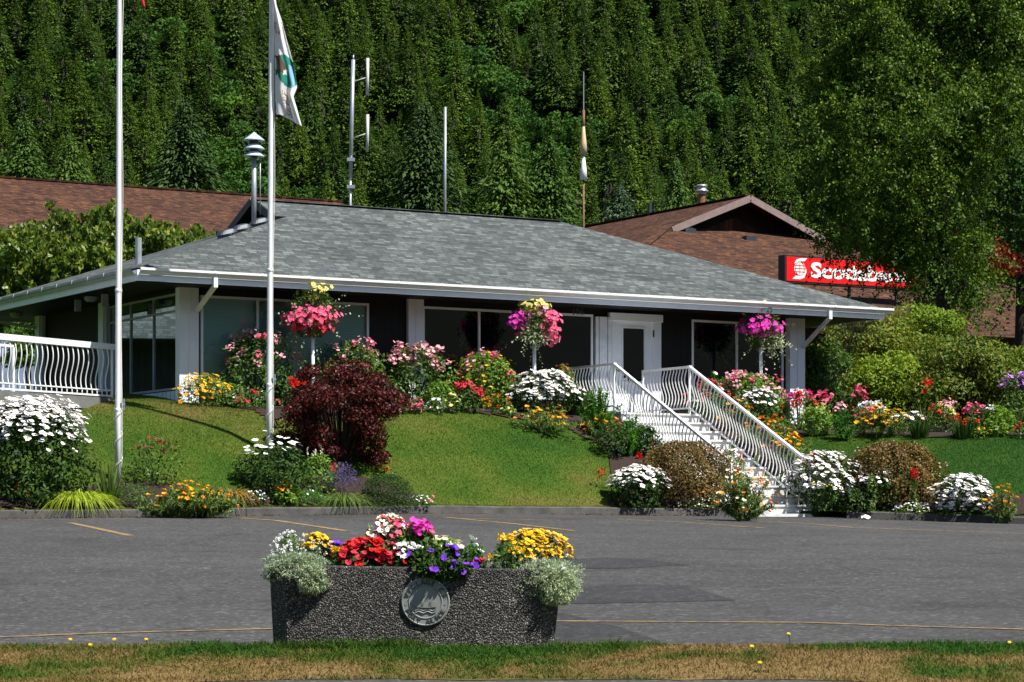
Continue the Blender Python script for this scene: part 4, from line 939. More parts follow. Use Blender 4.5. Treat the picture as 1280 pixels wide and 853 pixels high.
def conifer_mb(seed, nl, nb, Rr=.21, droop=.3, kc=1., k=4, ls=1.):
    """unit-height conifer: whorls of drooping branches, each carrying flat sprays"""
    rg = rs('con%s' % seed); mb = MB(); Ps, Ds, Ls = [], [], []
    for i in range(nl):
        f = .05+.93*(i+.35*rg.random())/nl; r0 = Rr*min(1, (1-f)*kc)**.9+.004; n = max(6, int(nb*(1-f*.42)))
        th = np.repeat(rg.random(n)*6.283, k); r = np.repeat(r0*(.65+.6*rg.random(n)), k); t = np.tile(np.linspace(.22, .95, k), n)+.08*rg.normal(size=n*k)
        th = th+.16*rg.normal(size=n*k)*t; dr = np.repeat(droop*(.6+.8*rg.random(n)), k)
        Ps.append(np.stack([np.cos(th)*r*t, np.sin(th)*r*t, f+.012*rg.normal(size=n*k)-dr*r*t*t+.15*r*t], -1))
        Ds.append(np.stack([np.cos(th), np.sin(th), -dr*(.3+1.3*t)], -1)); Ls.append(ls*(r*.46+.020))
    P, D, L = np.concatenate(Ps), np.concatenate(Ds), np.concatenate(Ls); n = len(P)
    D = nrm(D+rg.normal(size=D.shape)*.28); sd = nrm(np.cross(D, np.array((0, 0, 1.))+rg.normal(size=D.shape)*.35)); up = np.cross(sd, D); L = (L*(.7+.6*rg.random(n)))[:, None]; W = L*.42
    v = np.stack([P-D*L*.35, P+sd*W*.5-up*L*.10, P+D*L*.65-up*L*.12, P-sd*W*.5-up*L*.10], 1)
    mb.add(v.reshape(-1, 3), np.arange(n)[:, None]*4+np.arange(4), 0, np.full(n*4, .5))
    leaves(mb, np.array([(0, 0, .94)]*3), rg.normal(size=(3, 3))*.1+(0, 0, 1), .06, .007, rg, 0, .1, np.full(3, .5))
    mb.lathe([(Rr*min(1, (1-f)*kc)**.9*.40, f-droop*Rr*.15) for f in (.06, .3, .5, .66)], (0, 0, 0), 7, 1); mb.t[-1][:] = .5  # inner cone added in dark bark colour to paint deep shade between sprays
    mb.tube([(0, 0, -.05), (0, 0, .3), (0, 0, .6)], [.011, .008, .002], 5, 1, False); mb.t[-1][:] = .5
    return mb
def broad_mb(seed, n, wid=.42):
    rg = rs('bro%s' % seed); mb = MB(); nc = 26; c = nrm(rg.normal(size=(nc, 3)))*(rg.random((nc, 1))**.45); c = c*np.array((wid*.8, wid*.8, .30))+np.array((0, 0, .62))
    q = rg.integers(0, nc, n); rr = (.07+.07*rg.random(nc))[q]; d = nrm(rg.normal(size=(n, 3))+np.array((0, 0, .35))); P = c[q]+d*(rr*(.55+.5*rg.random(n)))[:, None]*np.array((1.15, 1.15, .8))
    nleaves(mb, P, d, (.040+.03*rg.random(n))*(1 if n > 800 else 1.45), .036*(1 if n > 800 else 1.45), rg, 0, .45, .3, np.full(n, .5))
    mb.tube([(0, 0, -.05), (.01, 0, .35), (0, .01, .7)], [.02, .015, .006], 5, 1, False); mb.t[-1][:] = .5
    for k in range(5): a = c[k]; mb.tube([(0, 0, .3+.06*k), tuple(a)], [.009, .004], 4, 1, False); mb.t[-1][:] = .5
    return mb
rg = rs('forest'); sp = 4.8; spx = 3.5; ys = np.arange(364, 515, sp)
tr = []
for y in ys:
    w = .205*y+14; xs = np.arange(-w, w, spx); tr.append(np.stack([xs+rg.uniform(-2.2, 2.2, len(xs)), np.full(len(xs), y)+rg.uniform(-2.4, 2.4, len(xs))], -1))
tr = np.concatenate(tr); tr = tr[rg.random(len(tr)) < .97]
z = hill_z(tr[:, 0], tr[:, 1]); px = 640+F*tr[:, 0]/tr[:, 1]; pyb = HY-F*(z-ZC)/tr[:, 1]
dec = (fbm(tr[:, 0], tr[:, 1]*1.0, 26, 31)+.35*np.exp(-((px-820)/110)**2-((pyb-200)/70)**2)+.3*np.exp(-((px-600)/50)**2-((pyb-115)/35)**2)+.28*np.exp(-((px-440)/90)**2-((pyb-240)/40)**2) > .625)
hgt = np.where(dec, 6.5+3.0*rg.random(len(tr)), 7.5+9.0*rg.random(len(tr))**1.1)*np.interp(tr[:, 1], [364, 425, 490], [1.25, 1.0, .82])
pyt = HY-F*(z+hgt-ZC)/tr[:, 1]
vis = (px > -25) & (px < 1305) & (pyt < 285) & (px < 1120)
order = np.argsort(-np.where(vis, hgt/tr[:, 1]*np.where(pyb-12 < 285, 1, .35), 0)); ind = order[:262]
rest = np.setdiff1d(np.arange(len(tr)), ind)
PC = [conifer_mb('n%d' % i, 40, 22, .21+.035*(i % 3), .18+.14*(i % 2), 1.05, 13, .33) for i in range(6)]; PB = [broad_mb('n%d' % i, 2200, .34+.05*(i % 2)) for i in range(3)]
mC = [m_.build('conifer_tree', [G['hillc'], M['trunk']]) for m_ in PC]; mB = [m_.build('broadleaf_tree', [G['hilld'], M['trunk']]) for m_ in PB]
usedm = set()
for i in ind:
    pr = (mB if dec[i] else mC)[int(rg.integers(0, 3 if dec[i] else 6))]
    o = pr if pr.name not in usedm else pr.copy()
    if pr.name in usedm: COL.objects.link(o)
    usedm.add(pr.name); o.location = (tr[i, 0], tr[i, 1], z[i]-.2); s = hgt[i]; ws = s*(.95+.4*rg.random()) ; o.scale = (ws, ws, s); o.rotation_euler = (0, 0, rg.random()*6.28)
    if dec[i]: tag(o, 'rounded leafy green tree on the hillside among the conifers', 'tree', 'broadleaf trees on the hillside')
    else: tag(o, 'dark pointed conifer on the lower forested hillside', 'tree', 'conifers on the lower hillside')
for o in mC+mB:
    if o.name not in usedm: bpy.data.objects.remove(o)
LC = [conifer_mb('f%d' % i, 32, 17, .21+.035*(i % 3), .18+.14*(i % 2), 1.05, 9, .43) for i in range(7)]; LB = [broad_mb('f%d' % i, 1000, .38) for i in range(3)]
def mass(name, idx, protos, mats, label):
    mb = MB(); pick = rg.integers(0, len(protos), len(idx))
    for k, pm in enumerate(protos):
        ii = idx[pick == k]
        if not len(ii): continue
        V = np.concatenate(pm.v); a = rg.random(len(ii))*6.28; s = hgt[ii]; ws = s*(.95+.4*rg.random(len(ii)))
        X = (V[None, :, 0]*np.cos(a)[:, None]-V[None, :, 1]*np.sin(a)[:, None])*ws[:, None]+tr[ii, 0][:, None]
        Yv = (V[None, :, 0]*np.sin(a)[:, None]+V[None, :, 1]*np.cos(a)[:, None])*ws[:, None]+tr[ii, 1][:, None]
        Zv = V[None, :, 2]*s[:, None]+z[ii][:, None]-.2
        base = mb.n; nv = len(V); mb.v.append(np.stack([X, Yv, Zv], -1).reshape(-1, 3)); mb.t.append(np.repeat(rg.random(len(ii))*.98+.01, nv)); mb.n += nv*len(ii)
        for f, m_ in pm.f: mb.f.append(((f[None]+(base+nv*np.arange(len(ii)))[:, None, None]).reshape(-1, f.shape[1]), m_))
    tag(mb.build(name, mats), label, 'forest', kind='stuff')
mass('conifer_forest', rest[~dec[rest]], LC, [G['hillc'], M['trunk']], 'dense dark conifer forest covering the steep hillside')
mass('broadleaf_woodland', rest[dec[rest]], LB, [G['hilld'], M['trunk']], 'rounded pale green woodland patches among the hillside conifers')
# larger garden conifers standing at the foot of the hill
def big_conifer(px, pyt, Y, wpx, m, label, cat='tree', seed=0, droop=.45, name='cedar_tree', group=None):
    x = (px-640)/F*Y; z0 = float(hill_z(x, Y))-.3 if Y > 150 else 3.5; h = ZC+(HY-pyt)/F*Y-z0; Rr = wpx/F*Y/2
    o = thing(name, label, cat, (x, Y, z0), 0, group)
    pm = conifer_mb('big%s%s' % (px, seed), int(h*4.2), 26, Rr/h, droop*.8, h/(4.6*wpx/78), 13, .27); fc = [q for q in pm.f if q[1] == 0]; mb = MB(); V = np.concatenate(pm.v)*h
    ft = [q for q in pm.f if q[1] == 1]; mb.v = [V]; mb.t = [np.concatenate(pm.t)]; mb.n = len(V); mb.f = fc; mb.build('crown', m, o)
    mb = MB(); mb.tube([(0, 0, -.3), (0, 0, h*.55), (0, 0, h*.96)], [h*.014, h*.009, .02], 7); mb.build('trunk', M['trunk'], o)
big_conifer(632, 158, 165, 74, G['cedar'], 'broad green cedar left of a matching cedar above the grey ridge')
big_conifer(686, 166, 166, 72, G['cedar'], 'broad green cedar right of a matching cedar above the grey ridge')
big_conifer(845, 196, 150, 80, G['cedar'], 'yellowish drooping cedar above the left slope of the bank roof', droop=.7)
big_conifer(775, 226, 155, 78, leafmat('blue_spruce_needles', (.03, .06, .035), (.05, .09, .05), (.08, .125, .07), .15), 'bluish green spruce between the cone antenna and the bank roof', name='spruce_tree')
big_conifer(232, 118, 172, 100, G['conifer'], 'tall dark spruce above the brown roof beside the warning siren', name='spruce_tree')
big_conifer(30, 142, 170, 62, G['cedar'], 'lighter green cedar at the left edge above the brown roof')
big_conifer(88, 166, 168, 66, G['cedar'], 'lighter green cedar behind the bare flagpole above the brown roof')
big_conifer(530, 125, 172, 88, G['conifer'], 'tall dark spruce behind the slim straight antenna pole', name='spruce_tree')
# leafy trees: limbs carrying clumps of small leaves
def clump_tree(name, label, base, poly, Y, dY, ncl, per, rcl, L, m, seed, trunk_r=.22, top=None, limbs=26, hang=0., group=None, lean=.35, twigs=0):
    rg = rs(name+str(seed)); o = thing(name, label, 'tree', base, 0, group); poly = np.array(poly, float)
    def inside(p):
        c = False; j = len(poly)-1
        for i in range(len(poly)):
            if (poly[i, 1] > p[1]) != (poly[j, 1] > p[1]) and p[0] < (poly[j, 0]-poly[i, 0])*(p[1]-poly[i, 1])/(poly[j, 1]-poly[i, 1])+poly[i, 0]: c = not c
            j = i
        return c
    C = []; lo, hi = poly.min(0), poly.max(0); cen = poly.mean(0)
    while len(C) < ncl:
        q = lo+(hi-lo)*rg.random(2)
        if inside(q):
            e = min(1, np.linalg.norm((q-cen)/((hi-lo)/2))); C.append(rayp(q[0], q[1], Y+dY*(2*rg.random()-1)*(1.05-.6*e))-base)
    C = np.array(C); R_ = rcl*(.55+.9*rg.random(ncl)); n = ncl*per; q = np.repeat(np.arange(ncl), per)
    d = nrm(rg.normal(size=(n, 3))); rad = rg.random(n)**.3; P = C[q]+d*(R_[q]*rad)[:, None]*np.array((1.15, 1.15, .72+hang))
    if twigs:                                    # leaves strung along drooping twigs
        tw = twigs; K = ncl*tw; qt = np.repeat(np.arange(ncl), tw); dt = nrm(rg.normal(size=(K, 3))+np.array((0, 0, .15))); Lt = R_[qt]*(.7+.9*rg.random(K)); ii = rg.integers(0, K, n); t = rg.random(n)**.7
        off = dt[ii]*(Lt[ii]*t)[:, None]; off[:, 2] -= (.35+hang)*Lt[ii]*t*t; P = C[qt[ii]]+off+rg.normal(size=(n, 3))*.055*(1.3-.6*t)[:, None]; d = nrm(dt[ii]*.5+rg.normal(size=(n, 3))*.5)
    mb = MB(); nleaves(mb, P, d+np.array((0, 0, .35)), L*(.7+.6*rg.random(n)), L*.62, rg, 0, .5, lean); mb.build('crown', m, o)
    mb = MB(); tp = np.array(top if top is not None else C[:, :].max(0)*.0+(0, 0, C[:, 2].max()*.9)); k = np.linspace(0, 1, 8)[:, None]
    sway = np.stack([np.sin(k[:, 0]*5)*.12, np.cos(k[:, 0]*4)*.1, k[:, 0]*0], -1); tk = tp*k+sway*k; tk[0] -= (0, 0, .3); mb.tube(tk, trunk_r*(1-.85*k[:, 0]), 10); mb.build('trunk', M['trunk'], o, smooth=True)
    mb = MB()
    for i in rg.permutation(ncl)[:limbs]:
        h = np.clip((C[i, 2]-rg.random()*1.5-.8)/tp[2], .27, .95); a = np.array([np.interp(h, k[:, 0], tk[:, j]) for j in range(3)]); b = C[i]; mid = (a+b)/2+(0, 0, .25)
        mb.tube([a, mid, b], [trunk_r*.35*(1-h*.6), trunk_r*.22*(1-h*.5), .012], 6)
    mb.build('limbs', M['trunk'], o, smooth=True)
    return o
def base_at(px, Y, z=3.55): return np.array(((px-640)/F*Y, Y, z))
clump_tree('birch_tree', 'large leafy tree with hanging branches in front of the red bank sign', base_at(1178, 62),
    [(1085, -90), (1062, -10), (1055, 60), (1008, 95), (1010, 160), (1028, 210), (1022, 255), (1032, 290), (1050, 318), (1076, 326), (1096, 306), (1122, 316), (1146, 370), (1215, 385), (1232, 340), (1205, 250), (1240, 180), (1290, 120), (1330, 40), (1330, -90)],
    62, 4.0, 260, 900, .84, .082, G['birch'], 1, .24, limbs=34, twigs=20)
clump_tree('birch_tree', 'darker drooping tree at the right edge behind the large leafy tree', base_at(1275, 68),
    [(1205, -20), (1215, 200), (1250, 280), (1275, 320), (1285, 350), (1340, 350), (1380, 200), (1360, -20)], 68, 3.0, 170, 330, .66, .11, G['decid'], 2, .22, hang=.7, limbs=14, twigs=12)
clump_tree('maple_tree', 'red leaved maple half hidden behind the large leafy tree', base_at(1165, 72), [(1060, 285), (1110, 270), (1160, 285), (1205, 312), (1250, 318), (1262, 335), (1240, 348), (1170, 345), (1110, 325)], 66, 1.2, 90, 170, .42, .13, G['redleaf'], 3, .12, limbs=14)
clump_tree('cherry_tree', 'spreading tree with drooping pale leaves above the left eave', base_at(95, 60),
    [(-70, 310), (0, 302), (55, 292), (84, 276), (104, 286), (112, 274), (142, 272), (158, 292), (190, 286), (210, 302), (240, 290), (252, 304), (236, 345), (180, 372), (130, 380), (90, 386), (40, 398), (-70, 392)],
    60, 2.2, 230, 330, .50, .13, G['cherry'], 4, .15, limbs=26, lean=1.1, twigs=9)
clump_tree('garden_shrub_tree', 'dark leafy shrub seen under the left eave behind the walkway', base_at(38, 58, 3.0), [(12, 402), (30, 396), (58, 400), (66, 420), (60, 450), (15, 450)], 58, .8, 26, 90, .3, .12, G['mid'], 5, .06, limbs=6)
# trees down the far side of the lot are out of the frame; the added ridge serves the reflections instead

# ------------------------------------------------------------------ garden plants
def plant_pts(rg, n, rx, ry, rz, zmin=0., shell=.45, p=2.4, flare=.6, lump=.16, full=False):
    z = zmin+(1-zmin)*rg.random(n)**.85; th = rg.random(n)*6.283
    if full: z = rg.random(n)*2-1
    h = (1-np.abs(z)**p)**(1/p)
    if not full: h = h*(flare+(1-flare)*np.clip(z/.45, 0, 1))
    ph = rg.random(6)*6.28; lm = 1+lump*(np.sin(3*th+ph[0]+4*z)+.8*np.sin(5*th+ph[1]-6*z)+.7*np.sin(9*th+ph[2]+9*z))*.6
    rad = (1-shell*rg.random(n)**1.7)
    P = np.stack([rx*h*np.cos(th)*rad*lm, ry*h*np.sin(th)*rad*lm, z*rz*(1-.25*(1-rad))*(.90+.10*lm)], -1)
    N = nrm(np.stack([np.cos(th)*h/max(rx, .05), np.sin(th)*h/max(ry, .05), np.abs(z)**1.5/max(rz, .05)*1.2+.25*h], -1)) if not full else nrm(np.stack([np.cos(th)*h/rx, np.sin(th)*h/ry, z/rz+.2], -1))
    return P, N
SUNV = np.array(SUN)
def plant(name, label, px, py, w, h, leaf, kind='mound', n=900, L=.07, wl=.5, fl=(), Y=None, clumps=0, rc=.3, group=None, cat='plant', depth=.8, cen=0., seed=0, trunk=False, base=None, flare=.6, lump=.24, lean=.4):
    """px,py = middle of the foot in the photo, w,h = its size there in pixels"""
    rg = rs(label+str(seed)); b = np.array(base) if base is not None else (hit(px, py) if Y is None else onY(px, Y))
    s = F/b[1]; rx, rz = w/2/s, h/s; ry = rx*depth
    if base is None: b[1] += ry*.35; b[2] = min(float(T(b[0], b[1])), b[2]+ry*.2)
    mb = MB()
    if kind in ('mound', 'bush', 'trail'):
        up_ = kind != 'trail' and lean <= .4
        if clumps:
            C, Nc = plant_pts(rg, clumps, rx-rc*.7, ry-rc*.7, rz-rc*.6, .05, .45, flare=flare, lump=lump); q = rg.integers(0, clumps, n); d = nrm(rg.normal(size=(n, 3))+Nc[q]*.5)
            P = C[q]+d*(rc*(.6+.7*rg.random(clumps))[q]*rg.random(n)**.25)[:, None]*np.array((1.2, 1.2, .75)); P[:, 2] = np.abs(P[:, 2]); N = d
        else: P, N = plant_pts(rg, n, rx, ry, rz, full=kind == 'trail', flare=flare, lump=lump)
        D = N*.8+rg.normal(size=P.shape)*.55+np.array((0, 0, lean if kind != 'trail' else -.1)); (nleaves(mb, P, N+np.array((0, 0, .25)), L*(.7+.7*rg.random(n)), L*wl*1.1, rg, 0, .6, .15) if up_ else leaves(mb, P-nrm(D)*L*.4, D, L*(.6+.7*rg.random(n)), L*wl, rg))
        if kind == 'bush':
            k = max(8, n//90); Q, _ = plant_pts(rg, k, rx*.9, ry*.9, rz*.95, .4, .2)
            for q in Q: mb.tube([(q[0]*.12, q[1]*.12, -.03), (q[0]*.5, q[1]*.5, q[2]*.45), q], [.012, .008, .004], 5, 1, False)
    elif kind in ('grass', 'iris'):
        th = rg.random(n)*6.283; r0 = rg.random(n)**.5; up = 1.0 if kind == 'grass' else 3.4
        P = np.stack([np.cos(th)*rx*.45*r0, np.sin(th)*ry*.45*r0, np.zeros(n)], -1); D = np.stack([np.cos(th)*(.35+.8*r0), np.sin(th)*(.35+.8*r0), np.full(n, up)], -1)+rg.normal(size=(n, 3))*.2
        Lb = (rz*1.25 if kind == 'grass' else rz*1.0)*(.55+.5*rg.random(n)); blades(mb, P, D, Lb, L, .85 if kind == 'grass' else .12, rg, 0, 4)
    elif kind == 'fern':
        k = max(10, n//60); Q, N = plant_pts(rg, k, rx, ry, rz, .15, .5, lump=.3)
        for q in Q: mb.tube([(q[0]*.15, q[1]*.15, 0), (q[0]*.6, q[1]*.6, q[2]*.55), q], [.005, .004, .002], 4, 1, False)
        ii = rg.integers(0, k, n); t = .35+.65*rg.random(n); P = Q[ii]*np.stack([t*1.0, t*1.0, t**.85], -1)
        D = rg.normal(size=(n, 3))+np.array((0, 0, .7)); blades(mb, P, D, L*(.6+.8*rg.random(n)), L*.19, .3, rg, 0, 2)
    if mb.n == 0: mb.add(np.zeros((4, 3))+np.array([(0, 0, 0), (.01, 0, 0), (.01, .01, 0), (0, .01, 0)]), [[0, 1, 2, 3]])
    o = mb.build(name, [leaf, G['stem'] if not trunk else M['trunk']]); o.location = b; tag(o, label, cat, group)
    for spec in fl: add_flowers(o, rg, rx, ry, rz, kind, flare, lump, **spec)
    return o
def add_flowers(o, rg, rx, ry, rz, kind, flare, lump, m, n, r=.035, st='daisy', zmin=.45, loose=.0, eye=None, k=7, cup=.2, spread=1.0, off=(0, 0, 0), sx=1., face=.5, name='blossoms'):
    mb = MB(); P, N = plant_pts(rg, n, rx*spread*sx, ry*spread, rz*1.02, zmin, .06 if st != 'spike' else .4, flare=flare, lump=lump, full=kind == 'trail' and zmin < 0)
    if kind in ('grass', 'iris', 'fern'): P *= np.stack([rg.random(n)**.4, rg.random(n)**.4, .75+.4*rg.random(n)], -1)
    P = P+np.array(off); Nf = nrm(N*.55+np.array((0, 0, .45))+SUNV*face+rg.normal(size=P.shape)*.22)
    if loose:
        e = loose*rg.random(n); Q = P.copy(); P = P+Nf*np.array((.3, .3, .2))*e[:, None]; P[:, 2] += e
        a = np.stack([Q[:, 0]*.75, Q[:, 1]*.75, np.maximum(Q[:, 2]-.12, 0)], -1); blades(mb, a, P-a, np.linalg.norm(P-a, axis=1), .006, 0., rg, 2, 1)
    rr = r*(.75+.5*rg.random(n))
    if st == 'daisy': blooms(mb, P, Nf, rr, rg, k, 0, 1 if eye is not None else None, cup)
    elif st == 'poppy': blooms(mb, P, Nf, rr, rg, 5, 0, 1 if eye is not None else None, .55, 1.25, .2)
    elif st == 'puff': puffs(mb, P+Nf*rr[:, None]*.4, rr, rg, 16, 0)
    elif st == 'cards': cards(mb, P, Nf, rr, rg, 0)
    elif st == 'cluster':                       # several small flowers per head
        q = np.repeat(np.arange(n), 9); R_ = np.repeat(rr, 9); C = P[q]+rg.normal(size=(9*n, 3))*R_[:, None]*.55; blooms(mb, C, nrm(Nf[q]+rg.normal(size=C.shape)*.5), R_*.42, rg, 5, 0, None, .3, 1.2)
    elif st == 'spike':
        q = np.repeat(np.arange(n), 8); t = np.tile(np.arange(8)/8, n); C = P[q]+np.stack([t*0, t*0, t*r*4], -1)+rg.normal(size=(8*n, 3))*r*.3; cards(mb, C, rg.normal(size=C.shape), r*.6, rg, 0)
    c = mb.build(name, [m, eye or PT['eye'], G['stem']], o); return c
Wt, E = PT['white'], PT['eye']
def F_(m, n, r=.03, st='daisy', **k): return dict(m=m, n=n, r=r, st=st, **k)
# --- front kerb bed, left to right
plant('daisy_plant', 'big clump of tall white daisies at the left edge in front of the walkway', 38, 632, 150, 118, G['darkg'], 'mound', 5200, .085, .42, [F_(Wt, 520, .052, eye=E, k=9, cup=.05, zmin=.55, loose=.12), F_(Wt, 300, .05, eye=E, k=9, cup=.05, zmin=.75, loose=.1), F_(Wt, 60, .055, eye=E, k=9, cup=.05, zmin=.35)], flare=.85)
plant('salvia_plant', 'small scarlet flower spikes under the big daisy clump', 25, 634, 30, 24, G['darkg'], 'mound', 160, .05, .5, [F_(PT['red'], 9, .02, 'spike', zmin=.5)])
plant('ground_shrub', 'low feathery green mat between the big daisies and the lime grass', 60, 634, 52, 16, G['fern'], 'mound', 900, .05, .25)
plant('ornamental_grass', 'lime yellow arching grass tuft by the kerb near the bare flagpole', 95, 635, 86, 56, G['lime'], 'grass', 700, .016, cat='grass plant')
plant('iris_plant', 'upright sword leaves at the foot of the bare flagpole', 136, 628, 44, 58, G['greyg'], 'iris', 60, .03)
plant('rose_bush', 'sparse twiggy rose bush with reddish shoots right of the bare flagpole', 192, 610, 78, 56, G['mid'], 'bush', 620, .06, .5, [F_(G['redleaf'], 60, .03, 'cards', zmin=.6, name='red_shoots')], cat='bush')
plant('ground_shrub', 'dark juniper mat just right of the bare flagpole foot', 163, 634, 56, 26, G['mid'], 'mound', 1300, .05, .2)
plant('poppy_plant', 'grey green spreading poppies with orange flowers spilling over the kerb', 240, 648, 156, 40, G['greyg'], 'fern', 8000, .09, depth=.5, fl=[F_(PT['gold'], 46, .040, 'poppy', zmin=.3), F_(PT['orange'], 26, .036, 'poppy', zmin=.3)], lump=.3)
plant('daylily_plant', 'faded yellow and orange grass tuft behind the spilling poppies', 282, 628, 78, 40, G['dry'], 'grass', 330, .018, cat='grass plant')
plant('ornamental_grass', 'pale green grass tuft behind the orange poppies by the kerb', 236, 624, 60, 34, G['lightg'], 'grass', 280, .014, cat='grass plant')
plant('daisy_plant', 'loose white daisies at the foot of the flagpole with the flag', 345, 626, 92, 62, G['darkg'], 'bush', 2100, .075, .35, [F_(Wt, 36, .052, eye=E, k=9, cup=.03, zmin=.7, loose=.22, spread=1.05)])
plant('leafy_plant', 'tall fresh green leafy plant between the loose daisies and lavender', 398, 622, 60, 50, G['lightg'], 'bush', 700, .07, .3, [F_(PT['cream'], 5, .03, 'spike', zmin=.8)])
plant('rose_bush', 'thin dark rose stems behind the loose daisies on the lawn edge', 305, 606, 40, 36, G['darkg'], 'bush', 260, .05, .5, cat='bush')
plant('alyssum_plant', 'low white alyssum tuft beside a single blue flower near the kerb', 318, 634, 34, 18, G['darkg'], 'mound', 500, .04, .4, [F_(Wt, 70, .016, 'cards', zmin=.3), F_(PT['paleblue'], 4, .03, 'cards', zmin=.7)])
plant('marigold_plant', 'single flat orange bloom among fresh leaves by the kerb', 356, 634, 46, 26, G['lightg'], 'mound', 500, .06, .5, [F_(PT['orange'], 7, .05, 'cluster', zmin=.6, sx=.5), F_(PT['gold'], 2, .03, 'puff', zmin=.6)])
plant('saxifrage_plant', 'mossy bright green cushion with a few white dots by the kerb', 382, 635, 56, 18, G['fern'], 'mound', 1500, .035, .3, [F_(Wt, 14, .022, 'cards', zmin=.5)])
plant('lavender_plant', 'lavender with dusky purple spikes below the burgundy bush', 428, 634, 62, 44, G['greyg'], 'grass', 520, .012, fl=[F_(PT['lav'], 230, .016, 'spike', zmin=.45)])
plant('boxwood_shrub', 'small dense dark green dome right of the lavender', 483, 635, 72, 42, G['darkg'], 'mound', 5200, .028, .5, cat='shrub', flare=.9, lump=.05)
plant('zinnia_plant', 'two red blooms between the burgundy bush and the lavender', 415, 606, 20, 18, G['mid'], 'bush', 60, .05, .5, [F_(PT['crimson'], 3, .07, 'puff', zmin=.75)])
plant('geranium_plant', 'coral red blooms peeking over the dark green dome', 482, 600, 34, 14, G['mid'], 'mound', 80, .05, .5, [F_(PT['scarlet'], 4, .045, 'cluster', zmin=.6)])
plant('alyssum_plant', 'small white flowers with a pink one by the kerb right of the dome', 525, 636, 36, 14, G['mid'], 'mound', 260, .035, .4, [F_(Wt, 34, .022, 'cards', zmin=.3), F_(PT['hotpink'], 3, .04, 'cards', zmin=.4, off=(.18, 0, 0), sx=.3)])
plant('burgundy_bush', 'large burgundy leaved bush in the lawn beside the flagpole', 424, 594, 166, 130, G['plum'], 'bush', 19000, .06, .5, cat='bush', flare=.62, lump=.26, trunk=True, depth=.9, clumps=110, rc=.24)
plant('burgundy_shoots', 'upright burgundy shoots rising from the top of the burgundy bush', 430, 592, 100, 160, G['plum'], 'bush', 900, .055, .5, cat='bush', flare=.6, lump=.5, trunk=True, lean=1.2, depth=.7) if False else None
# --- upper bed along the office front
def bedY(px, n): x = front_x(px, -n); return loc2w(x, -n)[1]
plant('marigold_bush', 'golden yellow flower mound at the white corner post', 255, 518, 68, 40, G['greyg'], 'mound', 1700, .06, .3, [F_(PT['yellow'], 75, .042, zmin=.35, eye=PT['gold'], k=8), F_(PT['gold'], 40, .045, zmin=.2, eye=PT['orange'], k=8, off=(-.1, -.1, -.05))], Y=45.6)
plant('annuals_clump', 'little coral and pale blue annuals under the left rose bush', 318, 512, 60, 22, G['mid'], 'mound', 420, .05, .5, [F_(PT['crimson'], 9, .05, 'cluster', zmin=.3), F_(PT['paleblue'], 12, .025, 'cards', zmin=.4), F_(Wt, 6, .025, 'cards', zmin=.4)], Y=45.7)
RL = lambda m, n, r=.075: F_(m, n, r, 'cluster', zmin=.45, face=.3)
plant('rose_bush', 'pink rose bush left of the flag pole in front of the blinds', 322, 508, 100, 94, G['mid'], 'bush', 2400, .07, .5, [RL(PT['pink'], 26), RL(PT['hotpink'], 9, .065)], Y=46.5, cat='bush', lump=.3, depth=.7)
plant('rose_bush', 'pink rose bush rising behind the burgundy bush', 440, 512, 96, 82, G['mid'], 'bush', 2200, .07, .5, [RL(PT['pink'], 16), RL(PT['hotpink'], 7)], Y=47.4, cat='bush', lump=.3, depth=.6)
plant('rose_bush', 'pale pink rose bush in front of the white post between the windows', 518, 512, 96, 78, G['mid'], 'bush', 2400, .07, .5, [RL(PT['pink'], 34, .08)], Y=47.9, cat='bush', lump=.25, depth=.6)
plant('rose_bush', 'rose bush with deep pink tops and orange flowers below', 606, 512, 92, 72, G['lightg'], 'bush', 2200, .07, .5, [RL(PT['hotpink'], 14), RL(PT['pink'], 9), F_(PT['gold'], 46, .032, 'daisy', zmin=.15, k=6)], Y=48.6, cat='bush', lump=.25, depth=.6)
plant('dahlia_plant', 'bright red dahlias behind the upper left of the burgundy bush', 376, 508, 46, 36, G['darkg'], 'bush', 420, .06, .5, [F_(PT['red'], 16, .06, 'puff', zmin=.5)], Y=45.8)
def annual(label, px, w, h, ms, Y, leaf='mid', name='annuals_clump', n=260, r=.035, st='cluster', py=None):
    plant(name, label, px, py or 518, w, h, G[leaf], 'mound', n, .05, .5, [F_(PT[m_], k_, r, st, zmin=.3) for m_, k_ in ms], Y=None if py else Y)
annual('dark red annuals left of the bright pink ones under the pale rose bush', 503, 22, 20, [('red', 12)], 46.4, py=518)
annual('bright pink annuals under the pale rose bush', 521, 24, 17, [('hotpink', 16)], 46.5, py=518)
annual('pale blue annuals at the right foot of the burgundy bush', 488, 20, 18, [('paleblue', 10)], 46.3, st='cards', py=517)
annual('white and pale blue annuals right of the bright pink ones', 545, 28, 18, [('white', 10), ('paleblue', 6)], 46.7, st='cards', py=518)
annual('cream yellow flowers between the white annuals and red geranium', 565, 24, 24, [('paleyellow', 22)], 46.9, st='cards', py=518)
plant('geranium_plant', 'red geranium with dense heads at the bed edge below the window', 584, 517, 38, 36, G['darkg'], 'mound', 520, .06, .6, [F_(PT['crimson'], 15, .065, 'cluster', zmin=.62)])
annual('small orange marigolds right of the red geranium', 622, 42, 24, [('orange', 20), ('gold', 8)], 47.4, st='puff', r=.026, py=519)
annual('pale yellow primula by the bed edge left of the white daisy mound', 636, 20, 14, [('paleyellow', 12)], 47.6, 'lightg', py=522, st='cards', r=.03)
plant('daisy_plant', 'round white daisy mound beside the left landing railing', 684, 524, 90, 54, G['darkg'], 'mound', 2200, .07, .4, [F_(Wt, 400, .052, eye=E, k=9, cup=.08, zmin=.32, loose=.03)], Y=48.3)
